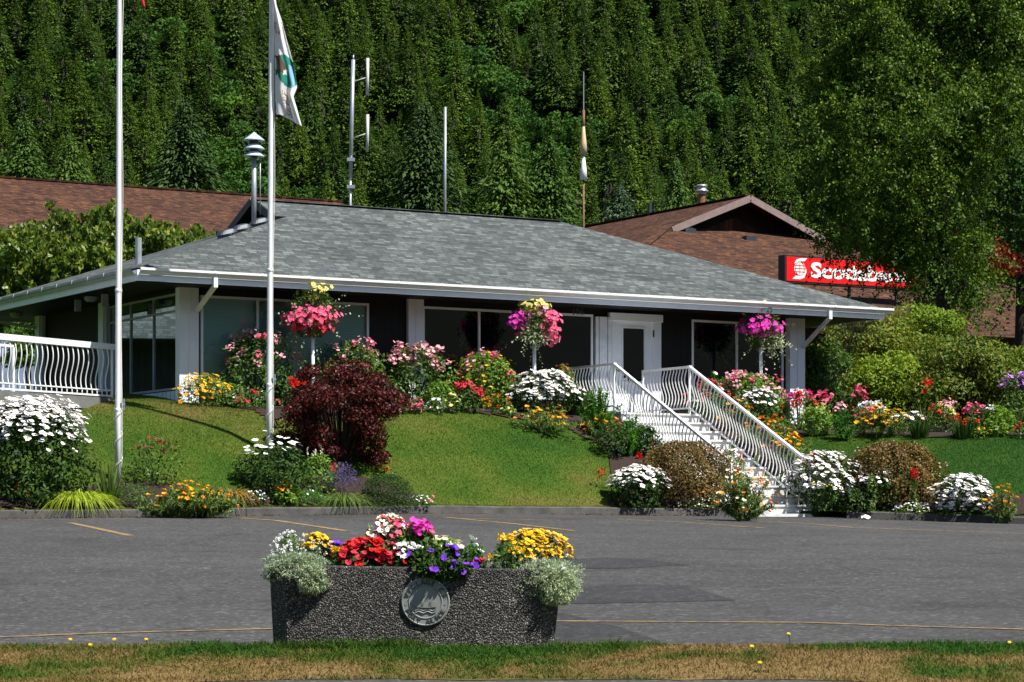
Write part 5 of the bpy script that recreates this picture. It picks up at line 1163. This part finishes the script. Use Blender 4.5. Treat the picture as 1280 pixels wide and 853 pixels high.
plant('poppy_plant', 'orange poppies on the slope below the white daisy mound', 683, 546, 96, 34, G['greyg'], 'fern', 1500, .09, fl=[F_(PT['gold'], 22, .042, 'poppy', zmin=.3), F_(PT['orange'], 12, .04, 'poppy', zmin=.3)])
plant('young_shrub', 'thin young shrub with reddish tips left of the landing railing', 706, 500, 32, 62, G['lightg'], 'bush', 420, .07, .5, [F_(G['redleaf'], 20, .035, 'cards', zmin=.7, name='red_shoots')], Y=49.2, cat='bush', flare=.3)
plant('cosmos_plant', 'feathery bright green plant against the left stair railing', 747, 546, 58, 62, G['fern'], 'fern', 2600, .10, lump=.3)
plant('cosmos_plant', 'lower feathery green plant by the steps above the copper shrub', 788, 574, 46, 54, G['fern'], 'fern', 2000, .10, lump=.3)
plant('leafy_plant', 'dark green leafy low plant between the two feathery plants', 765, 574, 52, 42, G['darkg'], 'mound', 900, .06, .5)
plant('poppy_plant', 'orange poppies around the feathery plant by the left railing', 752, 556, 88, 30, G['greyg'], 'fern', 700, .08, fl=[F_(PT['orange'], 20, .042, 'poppy', zmin=.3), F_(PT['gold'], 8, .04, 'poppy', zmin=.3)])
for i, (px, py_, lab) in enumerate(((752, 612, 'single red bloom on a stem standing out on the lawn edge'), (796, 592, 'single red bloom behind the copper shrub near the lawn'), (811, 574, 'single red bloom by the steps above the copper shrub'))):
    plant('red_poppy', lab, px, py_, 14, 16, G['mid'], 'iris', 10, .01, fl=[F_(PT['red'], 1, .085, 'puff', zmin=.95, off=(0, 0, .02))], cat='flower')
plant('copper_shrub', 'copper orange leaved shrub left of the steps', 856, 634, 130, 74, G['copper'], 'mound', 11000, .05, .55, [F_(PT['pink'], 40, .02, 'cards', zmin=.4)], cat='shrub', flare=.8)
plant('daisy_plant', 'white daisies at the kerb left of the copper shrub', 798, 636, 80, 52, G['darkg'], 'mound', 1700, .065, .42, [F_(Wt, 260, .045, eye=E, k=9, cup=.08, zmin=.5, loose=.03)], Y=None)
plant('alyssum_plant', 'low white alyssum along the kerb under the copper shrub', 878, 637, 62, 14, G['greyg'], 'mound', 500, .04, .4, [F_(Wt, 130, .02, 'cards', zmin=.2)])
plant('phlox_plant', 'white phlox with wine red blooms at the left foot of the steps', 912, 636, 54, 70, G['mid'], 'bush', 1300, .06, .4, [F_(Wt, 30, .05, 'cluster', zmin=.25), F_(PT['red'], 6, .05, 'puff', zmin=.55)], flare=.7)
plant('poppy_plant', 'orange and cream poppies spilling over the kerb end by the steps', 930, 652, 90, 62, G['greyg'], 'fern', 3800, .09, fl=[F_(PT['orange'], 46, .036, 'poppy', zmin=.2), F_(PT['gold'], 18, .036, 'poppy', zmin=.2), F_(PT['cream'], 26, .034, 'poppy', zmin=.3)], lump=.3)
for px, w, h, nY, lf, lab in ((286, 40, 30, 46.0, 'mid', 'leafy filler between the golden mound and the left rose bush'), (352, 44, 34, 46.6, 'darkg', 'low dark foliage at the feet of the left pink roses'), (470, 60, 40, 47.3, 'mid', 'green foliage filling the gap behind the burgundy bush on its right'),
        (548, 44, 34, 47.6, 'lightg', 'fresh foliage between the pale pink roses and the red geranium'), (640, 40, 34, 48.4, 'mid', 'leafy filler left of the round white daisy mound'), (725, 40, 34, 48.6, 'mid', 'leafy filler between the daisy mound and the landing railing'), (806, 44, 40, 46.9, 'darkg', 'dark leafy filler between the feathery plant and the copper shrub')):
    plant('leafy_plant', lab, px, 520, w, h, G[lf], 'bush', 1100, .065, .5, Y=nY)
# --- right of the steps
def stp(lu, ls): X = STB[0]+UX*lu-UY*ls; Y = STB[1]+UY*lu+UX*ls; return (X, Y, float(T(X, Y)))
for i, (lu, ls, hh, ms, lab) in enumerate(((.5, .45, .55, (('orange', 20), ('red', 6)), 'orange and red flowers behind the foot of the right stair railing'), (.5, 1.3, .6, (('gold', 22), ('orange', 14)), 'golden poppies behind the lower part of the right stair railing'),
        (.5, 2.2, .6, (('orange', 24), ('red', 4)), 'orange poppies behind the middle of the right stair railing'), (.55, 3.1, .65, (('orange', 18), ('gold', 6)), 'orange poppies behind the upper part of the right stair railing'))):
    b = stp(lu, ls); s = F/b[1]; plant('poppy_plant', lab, 0, 0, 1.0*s, hh*s, G['greyg'], 'fern', 1300, .09, fl=[F_(PT[m_], k_, .042, 'poppy', zmin=.35) for m_, k_ in ms], base=b, lump=.25)
b = stp(.55, 4.1); plant('fuchsia_plant', 'deep pink flowers behind the top of the right stair railing', 0, 0, 60, 48, G['mid'], 'bush', 700, .06, .5, [F_(PT['crimson'], 14, .05, 'cluster', zmin=.4), F_(PT['scarlet'], 4, .06, 'cluster', zmin=.3)], base=b)
plant('rose_bush', 'wide pink rose bush in front of the right window', 937, 512, 106, 62, G['lightg'], 'bush', 2700, .07, .5, [RL(PT['pink'], 36, .07), RL(PT['hotpink'], 8)], Y=51.4, cat='bush', lump=.2, depth=.5)
plant('cosmos_plant', 'tall feathery plant with white blooms left of the wide rose bush', 893, 505, 30, 64, G['fern'], 'fern', 700, .09, fl=[F_(Wt, 3, .06, zmin=.5, k=8)], Y=51.0)
plant('daisy_plant', 'white daisies right of the stair railing below the wide rose bush', 947, 540, 62, 46, G['darkg'], 'mound', 1500, .07, .4, [F_(Wt, 95, .055, eye=E, k=9, cup=.08, zmin=.35, loose=.05)], Y=50.2)
plant('phlox_plant', 'red and hot pink phlox below the right corner post', 1000, 536, 56, 48, G['mid'], 'bush', 1100, .06, .4, [F_(PT['scarlet'], 16, .065, 'cluster', zmin=.4), F_(PT['magenta'], 5, .06, 'cluster', zmin=.75), F_(PT['hotpink'], 8, .07, 'cluster', zmin=.8)], Y=50.6)
plant('marigold_plant', 'low red and orange flowers at the bed edge below the white daisies', 976, 548, 40, 24, G['mid'], 'mound', 500, .05, .5, [F_(PT['red'], 5, .045, 'puff', zmin=.4), F_(PT['orange'], 4, .03, 'puff', zmin=.4)])
plant('celosia_plant', 'pale yellow plumes on light leaves below the red phlox', 1022, 546, 48, 36, G['lightg'], 'mound', 900, .07, .5, [F_(PT['paleyellow'], 22, .03, 'spike', zmin=.55)])
plant('phlox_plant', 'tall pink phlox head left of the bright shrub', 1032, 528, 22, 44, G['mid'], 'bush', 240, .06, .4, [F_(PT['hotpink'], 5, .10, 'cluster', zmin=.85)], Y=51.0)
plant('phlox_plant', 'tall rosy phlox spike standing before the rhododendrons', 1074, 520, 18, 50, G['mid'], 'bush', 240, .06, .4, [F_(PT['hotpink'], 7, .085, 'cluster', zmin=.62)], Y=51.4)
plant('phlox_plant', 'small pale pink phlox above the yellow plumes', 1050, 534, 18, 34, G['fern'], 'bush', 220, .06, .3, [F_(PT['pink'], 4, .07, 'cluster', zmin=.75)], Y=50.4)
plant('cosmos_plant', 'soft feathery green clump at the lawn edge left of the poppies', 1056, 552, 40, 38, G['fern'], 'fern', 1500, .08)
plant('phlox_plant', 'flat white flower heads before the rhododendrons', 1090, 524, 46, 34, G['darkg'], 'bush', 480, .06, .4, [F_(Wt, 18, .05, 'cluster', zmin=.75)], Y=50.8)
plant('penstemon_plant', 'rosy red flowers above the orange poppies in the right bed', 1078, 540, 34, 34, G['mid'], 'bush', 360, .06, .4, [F_(PT['hotpink'], 11, .05, 'cluster', zmin=.5)], Y=49.8)
plant('poppy_plant', 'broad drift of orange poppies along the right lawn edge', 1102, 550, 86, 36, G['greyg'], 'fern', 2000, .09, fl=[F_(PT['gold'], 46, .040, 'poppy', zmin=.3), F_(PT['orange'], 22, .038, 'poppy', zmin=.3)])
plant('daisy_plant', 'flat white daisies right of the orange poppy drift', 1138, 540, 52, 26, G['darkg'], 'mound', 600, .06, .4, [F_(Wt, 60, .045, eye=E, k=8, cup=.08, zmin=.6)], Y=50.0)
plant('iris_plant', 'dark sword leaves at the lawn edge below the flat white daisies', 1150, 550, 44, 34, G['darkg'], 'iris', 130, .022)
plant('iris_plant', 'dark sword leaves at the lawn edge under the scarlet flowers', 1206, 550, 56, 32, G['darkg'], 'iris', 150, .022)
plant('geranium_plant', 'scarlet and pale yellow flowers right of the flat white daisies', 1180, 540, 44, 36, G['mid'], 'bush', 500, .06, .5, [F_(PT['scarlet'], 12, .055, 'cluster', zmin=.4), F_(PT['paleyellow'], 5, .05, 'cluster', zmin=.55)], Y=49.8)
plant('dahlia_plant', 'tall single red dahlia before the dark hollow of the rhododendrons', 1156, 534, 16, 52, G['greyg'], 'iris', 26, .02, [F_(PT['red'], 1, .11, 'puff', zmin=.96)] if False else .5, [F_(PT['red'], 2, .09, 'puff', zmin=.96, sx=.2)], Y=50.4, cat='flower')
plant('phlox_plant', 'pale pink phlox above the scarlet flowers in the right bed', 1187, 528, 26, 34, G['mid'], 'bush', 300, .06, .4, [F_(PT['pink'], 7, .085, 'cluster', zmin=.75)], Y=50.8)
plant('phlox_plant', 'bright pink phlox between the pale pink and purple phlox', 1222, 536, 44, 34, G['mid'], 'bush', 420, .06, .4, [F_(PT['hotpink'], 8, .075, 'cluster', zmin=.6)], Y=50.2)
plant('geranium_plant', 'low scarlet blooms at the lawn edge below the bright pink phlox', 1214, 548, 26, 26, G['mid'], 'mound', 300, .05, .5, [F_(PT['scarlet'], 5, .05, 'cluster', zmin=.6)])
plant('sedum_plant', 'low creamy orange sedum by the lawn edge near the right border', 1226, 549, 36, 14, G['rhodoy'], 'mound', 300, .04, .5, [F_(PT['gold'], 16, .028, 'cards', zmin=.4)])
plant('leafy_plant', 'fresh light green foliage with white blooms under the purple phlox', 1248, 546, 46, 38, G['lightg'], 'mound', 800, .09, .5, [F_(Wt, 4, .05, 'cluster', zmin=.5)])
plant('phlox_plant', 'tall purple phlox at the right edge of the bed', 1273, 544, 46, 72, G['mid'], 'bush', 800, .075, .4, [F_(PT['lilac'], 18, .085, 'cluster', zmin=.8)], Y=49.8)
plant('geranium_plant', 'scarlet blooms on the lawn edge under the purple phlox', 1278, 549, 24, 18, G['mid'], 'mound', 220, .05, .5, [F_(PT['scarlet'], 5, .055, 'cluster', zmin=.5)])
# --- rhododendron bank
RH = 'rhododendron bank on the right'
plant('rhododendron_bush', 'tall rhododendron with yellowing leaves beside the right eave', 1085, 515, 200, 160, G['rhodo'], 'bush', 25500, .09, .42, clumps=68, rc=.42, Y=56.0, cat='bush', group=RH, lump=.22, flare=.9, trunk=True)
plant('rhododendron_bush', 'dark rhododendron below the eave beside the right corner post', 1034, 512, 110, 118, G['mid'], 'bush', 8840, .09, .42, clumps=23, rc=.42, Y=54.4, cat='bush', group=RH, lump=.22, flare=.95, trunk=True)
plant('rhododendron_bush', 'bright yellow green bush in the middle of the rhododendrons', 1112, 512, 100, 100, G['rhodoy'], 'bush', 7140, .09, .42, clumps=19, rc=.42, Y=53.4, cat='bush', group=RH, lump=.28, trunk=True, flare=.7)
plant('rhododendron_bush', 'broad rhododendron in front of the tall one, right of the bright bush', 1208, 520, 190, 122, G['rhodo'], 'bush', 21080, .09, .42, clumps=56, rc=.42, Y=53.6, cat='bush', group=RH, lump=.2, trunk=True, flare=.9)
plant('rhododendron_bush', 'yellow green rhododendron, highest of the bank, below the large leafy tree', 1168, 515, 165, 172, G['rhodoy'], 'bush', 17000, .09, .42, clumps=45, rc=.42, Y=57.5, cat='bush', group=RH, lump=.2, trunk=True, flare=.9)
plant('rhododendron_bush', 'rhododendron cut by the right edge of the picture', 1285, 520, 130, 112, G['rhodo'], 'bush', 12240, .09, .42, clumps=32, rc=.42, Y=55.0, cat='bush', group=RH, lump=.2, trunk=True, flare=.9)
# --- front right kerb bed
plant('daisy_plant', 'white daisy mound right of the foot post of the stair railing', 1031, 638, 100, 64, G['darkg'], 'mound', 1700, .065, .42, [F_(Wt, 480, .045, eye=E, k=9, cup=.08, zmin=.16, loose=.03)])
plant('dusty_plant', 'yellow green leafy plant at the kerb below the railing daisies', 1030, 644, 46, 36, G['mid'], 'mound', 800, .06, .5, [F_(PT['paleyellow'], 9, .04, 'cluster', zmin=.6)])
plant('copper_shrub', 'copper leaved dome between two white daisy mounds', 1118, 634, 132, 76, G['copper'], 'mound', 9500, .055, .55, [F_(PT['pink'], 70, .02, 'cards', zmin=.35)], cat='shrub', flare=.85, depth=.5)
plant('daisy_plant', 'white daisies in front of the copper leaved dome', 1102, 640, 70, 46, G['darkg'], 'mound', 1100, .065, .42, [F_(Wt, 100, .045, eye=E, k=9, cup=.08, zmin=.6, loose=.03)])
plant('stock_plant', 'tall pale green stalk before the daisies by the kerb', 1090, 644, 18, 50, G['greyg'], 'bush', 260, .06, .4)
plant('stock_plant', 'pale green stalk right of the daisies before the copper dome', 1142, 642, 16, 42, G['greyg'], 'bush', 220, .06, .4)
plant('daisy_plant', 'white daisy mound right of the copper leaved dome', 1208, 645, 82, 50, G['darkg'], 'mound', 1300, .065, .42, [F_(Wt, 380, .045, eye=E, k=9, cup=.08, zmin=.12, loose=.03)])
plant('alyssum_plant', 'low white alyssum with purple specks at the kerb before the copper dome', 1146, 645, 60, 14, G['greyg'], 'mound', 500, .04, .4, [F_(Wt, 120, .02, 'cards', zmin=.2), F_(PT['purple'], 5, .025, 'cards', zmin=.3, off=(-.35, 0, 0), sx=.3), F_(PT['magenta'], 6, .03, 'cards', zmin=.3, off=(.4, 0, .04), sx=.3)])
plant('leafy_plant', 'dark leafy plant with blue specks beside the white alyssum', 1068, 645, 46, 30, G['darkg'], 'mound', 700, .06, .5, [F_(PT['purple'], 6, .03, 'cards', zmin=.4)])
plant('poppy_plant', 'tall orange poppies over the kerb at the right edge', 1253, 655, 50, 46, G['greyg'], 'fern', 1200, .09, fl=[F_(PT['gold'], 16, .042, 'poppy', zmin=.35, loose=.12), F_(PT['orange'], 8, .04, 'poppy', zmin=.3)])
plant('dahlia_plant', 'single red bloom above the copper leaved dome', 1143, 614, 16, 18, G['mid'], 'iris', 14, .014, .5, [F_(PT['red'], 2, .075, 'puff', zmin=.95, sx=.3)], cat='flower', base=rayp(1143, 612, 45.7))
# --- flower balls on poles
def basket(px, pyc, wpx, Y, label_p, label_b, parts):
    x = (px-640)/F*Y; g = float(T(x, Y)); zc = ZC+(HY-pyc)/F*Y; s = F/Y; r = wpx/2/s
    t = thing('flower_pole', label_p, 'pole', (x, Y, g), 0, 'poles carrying flower balls')
    mb = MB(); mb.tube([(0, 0, -.2), (0, 0, zc-g-.12)], .035, 10); mb.build('pole', M['whitep'], t, smooth=True)
    mb = MB(); mb.lathe([(.0, zc-g-.13), (.16, zc-g-.12), (.18, zc-g-.10), (.0, zc-g-.09)], (0, 0, 0), 14); mb.build('holder', M['darkmetal'], t)
    rg = rs(label_b); o = thing('flower_basket', label_b, 'flower basket', (x, Y, zc), 0, 'flower balls on poles before the windows')
    mb = MB(); mb.lathe([(0, -.10), (.14, -.10), (.20, .10), (.19, .10), (.13, -.06), (0, -.06)], (0, 0, 0), 16); mb.build('bowl', M['darkmetal'], o)
    mb = MB(); P, N = plant_pts(rg, 1300, r*.72, r*.72, r*.78, full=True); P += (0, 0, .12*r); leaves(mb, P, N+rg.normal(size=P.shape)*.6, .07, .035, rg); mb.build('foliage', G['mid'], o)
    for nm, m_, n, c, sz, fr, st in parts:
        c = np.array(c)*r; d = nrm(rg.normal(size=(n, 3))); P = c+d*np.array(sz)*r*(.45+.8*rg.random((n, 1))**1.4)
        mb = MB(); Nf = nrm(d+SUNV*.4+np.array((0, -.5, .1)))
        if st == 'bloom': blooms(mb, P, Nf, fr, rg, 6, 0, None, .3, 1.2)
        elif st == 'daisy': blooms(mb, P, Nf, fr, rg, 8, 0, 1, .1)
        elif st == 'sprays':
            for i in range(n):
                e = P[i]+nrm(d[i]+np.array((0, 0, -.15)))*r*.75; q = np.linspace(0, 1, 14)[:, None]; cv = c*.3+(e-c*.3)*q; cv[:, 2] -= (q[:, 0]**2)*r*.35*(rg.random()*.9)
                leaves(mb, cv, rg.normal(size=(14, 3))+(0, 0, -.2), .05, .035, rg)
        else: leaves(mb, P, nrm(d+rg.normal(size=P.shape)*.5), .07, .03, rg)
        mb.build(nm, [m_, PT['gold']], o)
basket(391, 396, 74, 46.7, 'white pole under the coral flower ball', 'flower ball with yellow top and coral skirt before the blinds',
    [('blossoms', PT['hotpink'], 190, (0, -.25, -.06), (.88, .6, .38), .05, 'bloom'), ('blossoms', PT['crimson'], 100, (-.1, -.2, -.22), (.8, .6, .34), .048, 'bloom'), ('blossoms', PT['paleyellow'], 46, (.05, -.05, .92), (.55, .5, .30), .05, 'daisy'), ('silver_sprays', G['silver'], 24, (0, 0, 0), (1.15, .6, .6), .05, 'sprays')])
basket(668, 405, 62, 49.0, 'white pole under the purple and pink flower ball', 'flower ball with purple left side and pink right side',
    [('blossoms', PT['hotpink'], 150, (.62, -.2, -.1), (.42, .5, .68), .05, 'bloom'), ('blossoms', PT['magenta'], 80, (-.55, -.2, .08), (.40, .5, .42), .055, 'bloom'), ('blossoms', PT['paleyellow'], 54, (-.05, -.1, .72), (.6, .5, .25), .05, 'daisy'), ('blossoms', PT['pink'], 24, (.2, -.15, .5), (.35, .4, .25), .06, 'bloom'), ('silver_leaves', G['silver'], 380, (.05, -.3, -.45), (.62, .5, .42), .05, 'leaf'), ('silver_sprays', G['silver'], 18, (.0, 0, -.5), (.6, .4, .5), .05, 'sprays')])
basket(951, 412, 62, 51.9, 'white pole under the magenta flower ball', 'flower ball of bright magenta with yellow top beside the corner post',
    [('blossoms', PT['magenta'], 200, (-.05, -.25, .10), (.82, .6, .36), .055, 'bloom'), ('blossoms', PT['paleyellow'], 46, (-.1, -.05, .85), (.62, .5, .26), .05, 'daisy'), ('silver_leaves', G['silver'], 260, (.45, -.1, -.45), (.5, .5, .55), .05, 'leaf'), ('silver_sprays', G['silver'], 26, (.35, 0, -.3), (.8, .5, .6), .05, 'sprays')])

# ------------------------------------------------------------------ stone planter on the verge
PY = 17.0; pzb = float(strip_z(-.7, PY))-.06; s0 = F/(PY-.28)
xl0, xr0, xl1, xr1 = [(q-640)/s0 for q in (341, 690, 335, 703)]; ztop = ZC+(HY-706)/s0; ztr = ZC+(HY-712)/s0
pc = ((xl0+xr0)/2, PY, pzb)
PL = thing('stone_planter', 'exposed aggregate trough planter with round cast seal on the verge', 'planter', pc)
def ring(xl, xr, yh, c, z, zr_=None):
    p = [(xl+c, -yh), (xr-c, -yh), (xr, -yh+c), (xr, yh-c), (xr-c, yh), (xl+c, yh), (xl, yh-c), (xl, -yh+c)]
    return np.array([(x-pc[0], y, (z if zr_ is None else z+(zr_-z)*(x-xl)/(xr-xl))-pzb) for x, y in p])
r0 = ring(xl0, xr0, .26, .10, pzb-.05); r1 = ring(xl1, xr1, .30, .11, ztop-.012, ztr-.012); r1b = ring(xl1+.012, xr1-.012, .288, .11, ztop, ztr); r2 = ring(xl1+.075, xr1-.075, .225, .08, ztop, ztr); r3 = ring(xl1+.085, xr1-.085, .215, .08, ztop-.07, ztr-.07)
mb = MB(); V = np.concatenate([r0, r1, r1b, r2, r3]); f = []
for k in range(4):
    for i in range(8): j = (i+1) % 8; f.append((k*8+i, k*8+j, k*8+8+j, k*8+8+i))
mb.add(V, f); mb.build('body', M['pebble'], PL)
mb = MB(); mb.poly(r3+np.array((0, 0, .003))); mb.build('soil', M['soil'], PL)
# cast medallion on the front face (leans with it)
mx, mz = (532-640)/s0-pc[0], ZC+(HY-752.5)/s0-pzb; slope = .04/(ztop-pzb+.05); fy = lambda z: -.26-(z+.05)*slope
def onface(u, w, off): z = mz+w; return (mx+u, fy(z)-off, z)
R0 = 30.5/s0
mb = MB(); prof = [(R0, -.002), (R0, .012), (R0*.95, .016), (R0*.92, .012), (R0*.70, .011), (R0*.685, .015), (R0*.665, .015), (R0*.65, .011), (0, .011)]; n = 48; V = np.zeros((len(prof), n, 3))
for i, (r_, o_) in enumerate(prof):
    for j in range(n): a = 2*math.pi*j/n; V[i, j] = onface(r_*math.cos(a), r_*math.sin(a), o_)
Vc = np.concatenate([V, V[:, :1]], 1); mb.grid(Vc[:, ::-1]); md = mb.build('medallion', M['seal'], PL)
def arc_text(body, rad, a0, a1, flip, size):
    mb = MB(); n = len(body)
    for i, ch in enumerate(body):
        if ch == ' ': continue
        a = a0+(a1-a0)*(i+.5)/n; V, Fs = text_mesh(ch, size, .0008, .004)
        x, y = V[:, 0]-V[:, 0].mean(), V[:, 1]-size*.34
        if flip: ux, uy, vx, vy = -math.sin(a), math.cos(a), -math.cos(a), -math.sin(a)
        else: ux, uy, vx, vy = math.sin(a), -math.cos(a), math.cos(a), math.sin(a)
        cx_, cz_ = rad*math.cos(a), rad*math.sin(a)
        add_faces(mb, np.array([onface(cx_+ux*p_+vx*q_, cz_+uy*p_+vy*q_, .014-zz*.7) for p_, q_, zz in zip(x, y, V[:, 2])]), Fs)
    return mb.build('lettering', plain('cast_letters', (.055, .06, .058), .7), md)
arc_text('VILLAGE OF', R0*.81, R(168), R(12), False, R0*.27)
arc_text('PORT ALICE', R0*.81, R(200), R(340), True, R0*.27)
mb = MB()
for cxx, w_, h0, h1 in ((-.26, .17, -.22, .16), (.02, .22, -.24, .46), (.28, .16, -.22, .22)):
    o_ = [(cxx-w_, h0), (cxx+w_, h0), (cxx+w_*1.05, h0+.16), (cxx+w_*.55, h0+(h1-h0)*.55), (cxx+w_*.3, h1-.1), (cxx, h1), (cxx-w_*.42, h1-.12), (cxx-w_*.6, h0+(h1-h0)*.5), (cxx-w_*1.1, h0+.15)]
    a = [onface(u*R0, v*R0, .021) for u, v in o_]; b_ = [onface(u*R0, v*R0, .010) for u, v in o_]; k = len(a)
    mb.poly(a); 
    for i in range(k): mb.poly([a[i], b_[i], b_[(i+1) % k], a[(i+1) % k]])
for q in (-.33, -.43):
    u = np.linspace(-.42, .42, 22); P_ = [onface(uu*R0, (q+.035*math.sin(uu*17))*R0, .013) for uu in u]; mb.tube(P_, .005, 6)
for sgn in (-1, 1): mb.poly([onface(sgn*.81*R0+dx*R0, dz*R0-.1*R0, .0135) for dx, dz in ((-.06, 0), (0, -.06), (.06, 0), (0, .06))])
mb.build('relief', M['seal'], md)
# flowers in the planter (closer, so built finer)
def PB(px, dy, dz=0.): s = F/(PY+dy); return np.array(((px-640)/s, PY+dy, ztop+(ztr-ztop)*np.clip((px-335)/368, 0, 1)-.06+dz))
S = 188.
GP = 'flowers growing in the stone planter'
def pp(name, label, px, w, h, leaf, kind, n, L, wl, fl, dy=0., dz=0., depth=.8, **k):
    return plant(name, label, px, 0, w, h, leaf, kind, n, L, wl, fl, base=PB(px, dy, dz), depth=depth, group=None, **k)
pp('silver_plant', 'silver leaved trailing plant with white specks over the planter left end', 372, 82, 20, G['silver'], 'trail', 6200, .026, .22, [F_(Wt, 40, .011, 'puff', zmin=.1, loose=.10)], dy=-.17, dz=.035, depth=.72)
pp('silver_plant', 'hanging silver foliage spilling down the planter left corner', 390, 38, 18, G['silver'], 'trail', 2600, .026, .22, [], dy=-.32, dz=-.03, depth=.5)
pp('candytuft_plant', 'loose white flower spikes rising behind the left silver foliage', 362, 42, 50, G['greyg'], 'bush', 500, .03, .3, [F_(Wt, 44, .012, 'puff', zmin=.4)], dy=.05)
pp('marigold_plant', 'yellow marigold mound at the left end of the planter', 396, 44, 50, G['mid'], 'mound', 600, .03, .4, [F_(PT['yellow'], 70, .020, zmin=.5, eye=PT['gold'], k=9)], dy=-.02, depth=.7)
pp('petunia_plant', 'small purple petunias between the left marigolds and red flowers', 418, 36, 40, G['darkg'], 'mound', 350, .035, .5, [F_(PT['purple'], 22, .026, 'poppy', zmin=.55)], dy=-.02)
pp('marigold_plant', 'single yellow marigold below the small purple petunias', 419, 16, 30, G['mid'], 'bush', 60, .03, .4, [F_(PT['yellow'], 3, .026, 'puff', zmin=.85)], dy=-.19)
pp('impatiens_plant', 'dense red impatiens mound left of the planter middle', 461, 82, 44, G['darkg'], 'mound', 900, .04, .5, [F_(PT['red'], 170, .021, 'poppy', zmin=.22), F_(PT['crimson'], 130, .021, 'poppy', zmin=.3)], dy=-.12, depth=.65, flare=.95)
pp('nicotiana_plant', 'cream and pink flowers standing highest in the planter', 488, 64, 72, G['lightg'], 'bush', 900, .045, .45, [F_(PT['cream'], 70, .020, 'poppy', zmin=.45), F_(Wt, 50, .020, 'poppy', zmin=.5), F_(PT['hotpink'], 26, .021, 'poppy', zmin=.6), F_(PT['crimson'], 24, .018, 'poppy', zmin=.45)], dy=.04, depth=.7, flare=.8)
pp('geranium_plant', 'magenta geranium head behind the white petunias', 524, 44, 62, G['mid'], 'bush', 300, .05, .6, [F_(PT['magenta'], 7, .052, 'cluster', zmin=.82), F_(PT['hotpink'], 4, .05, 'cluster', zmin=.82)], dy=.0)
pp('petunia_plant', 'white petunias just right of the red impatiens', 508, 38, 40, G['mid'], 'mound', 260, .04, .5, [F_(Wt, 40, .022, 'poppy', zmin=.4)], dy=-.15)
pp('petunia_plant', 'deep purple petunias hanging over the planter front above the seal', 546, 96, 38, G['darkg'], 'mound', 1500, .042, .5, [F_(PT['purple'], 15, .027, 'poppy', zmin=.2, face=.2)], dy=-.17, depth=.45, flare=.95)
pp('petunia_plant', 'trailing green petunia stems over the rim above the seal', 553, 64, 10, G['darkg'], 'trail', 600, .042, .5, [F_(PT['purple'], 5, .026, 'poppy', zmin=-.5)], dy=-.31, dz=.045, depth=.3)
pp('snapdragon_plant', 'creamy white flowers behind the purple petunias', 556, 52, 48, G['lightg'], 'bush', 500, .04, .4, [F_(PT['cream'], 26, .026, 'poppy', zmin=.6)], dy=.06)
pp('feather_plant', 'soft green feathery mound behind the purple petunias on the right', 590, 50, 46, G['fern'], 'fern', 1700, .035, .5, [F_(Wt, 5, .03, 'poppy', zmin=.6)], dy=.05)
pp('marigold_plant', 'large double yellow marigolds in front of the yellow mound', 632, 44, 46, G['mid'], 'bush', 300, .04, .4, [F_(PT['yellow'], 10, .031, 'puff', zmin=.45)], dy=-.15)
pp('impatiens_plant', 'single crimson flower low at the rim beside yellow marigolds', 603, 16, 26, G['darkg'], 'mound', 80, .035, .5, [F_(PT['crimson'], 3, .026, 'poppy', zmin=.6)], dy=-.2)
pp('daisy_bush', 'big dense yellow flower mound at the right end of the planter', 669, 90, 58, G['mid'], 'mound', 1000, .03, .4, [F_(PT['yellow'], 430, .018, zmin=.42, eye=PT['gold'], k=8), F_(PT['gold'], 60, .018, zmin=.4, k=8)], dy=.0, depth=.55, flare=.95)
pp('silver_plant', 'silver leaved trailing plant over the planter right end', 684, 84, 25, G['silver'], 'trail', 6200, .028, .2, [F_(Wt, 10, .010, 'puff', zmin=.2, loose=.03)], dy=-.18, dz=-.01, depth=.75)
pp('silver_plant', 'hanging silver foliage spilling down the planter right corner', 696, 52, 24, G['silver'], 'trail', 3600, .028, .2, [], dy=-.27, dz=-.05, depth=.7)
# dandelions, paper scrap
for i, (px, py_, lab) in enumerate(((88, 812, 'leftmost dandelion on the verge'), (113, 820, 'dandelion lower than its neighbours left of the planter'), (143, 808, 'dandelion standing taller left of the planter'), (183, 813, 'dandelion nearest to the planter on its left'), (646, 802, 'dandelion at the right corner of the stone planter'), (986, 790, 'tallest dandelion right of the planter'), (940, 827, 'dandelion in the dry grass right of the planter'), (950, 846, 'dandelion closest to the near road'), (1262, 819, 'dandelion at the far right of the verge'))):
    Yd = {827: 16.3, 846: 15.5, 819: 16.6, 820: 16.4}.get(py_, 17.0); x = (px-640)/F*Yd; g = float(strip_z(x, Yd)); zt = max(.05, ZC+(HY-py_-3)/F*Yd-g)
    mb = MB(); mb.tube([(0, 0, -.01), (.008, 0, zt*.5), (0, 0, zt)], .0042, 5); rg = rs(lab); th = rg.random(9)*6.28; blades(mb, np.zeros((9, 3)), np.stack([np.cos(th), np.sin(th), np.full(9, .5)], -1), .07, .012, .4, rg, 0, 2)
    o = mb.build('dandelion', [G['stem']]); o.location = (x, Yd, g); tag(o, lab, 'flower', 'dandelions on the verge')
    mb = MB(); blooms(mb, np.array([(0, 0, zt), (0, 0, zt+.003)]), np.array([(.1, -.5, .8), (0, -.4, .9)]), .0135, rg, 10, 0, None, .3); mb.build('blossom', PT['yellow'], o)
b = hit(1082, 650); mb = MB(); rg = rs('paper'); V = np.zeros((5, 5, 3))
for i in range(5):
    for j in range(5): V[i, j] = (b[0]+(i-2)*.04, b[1]+(j-2)*.04, b[2]+.03+.02*math.sin(i*1.7+j)+.012*j)
mb.grid(V); o = mb.build('paper_scrap', M['signwhite'], loc=b); tag(o, 'white paper scrap lying on the asphalt near the right kerb', 'paper')
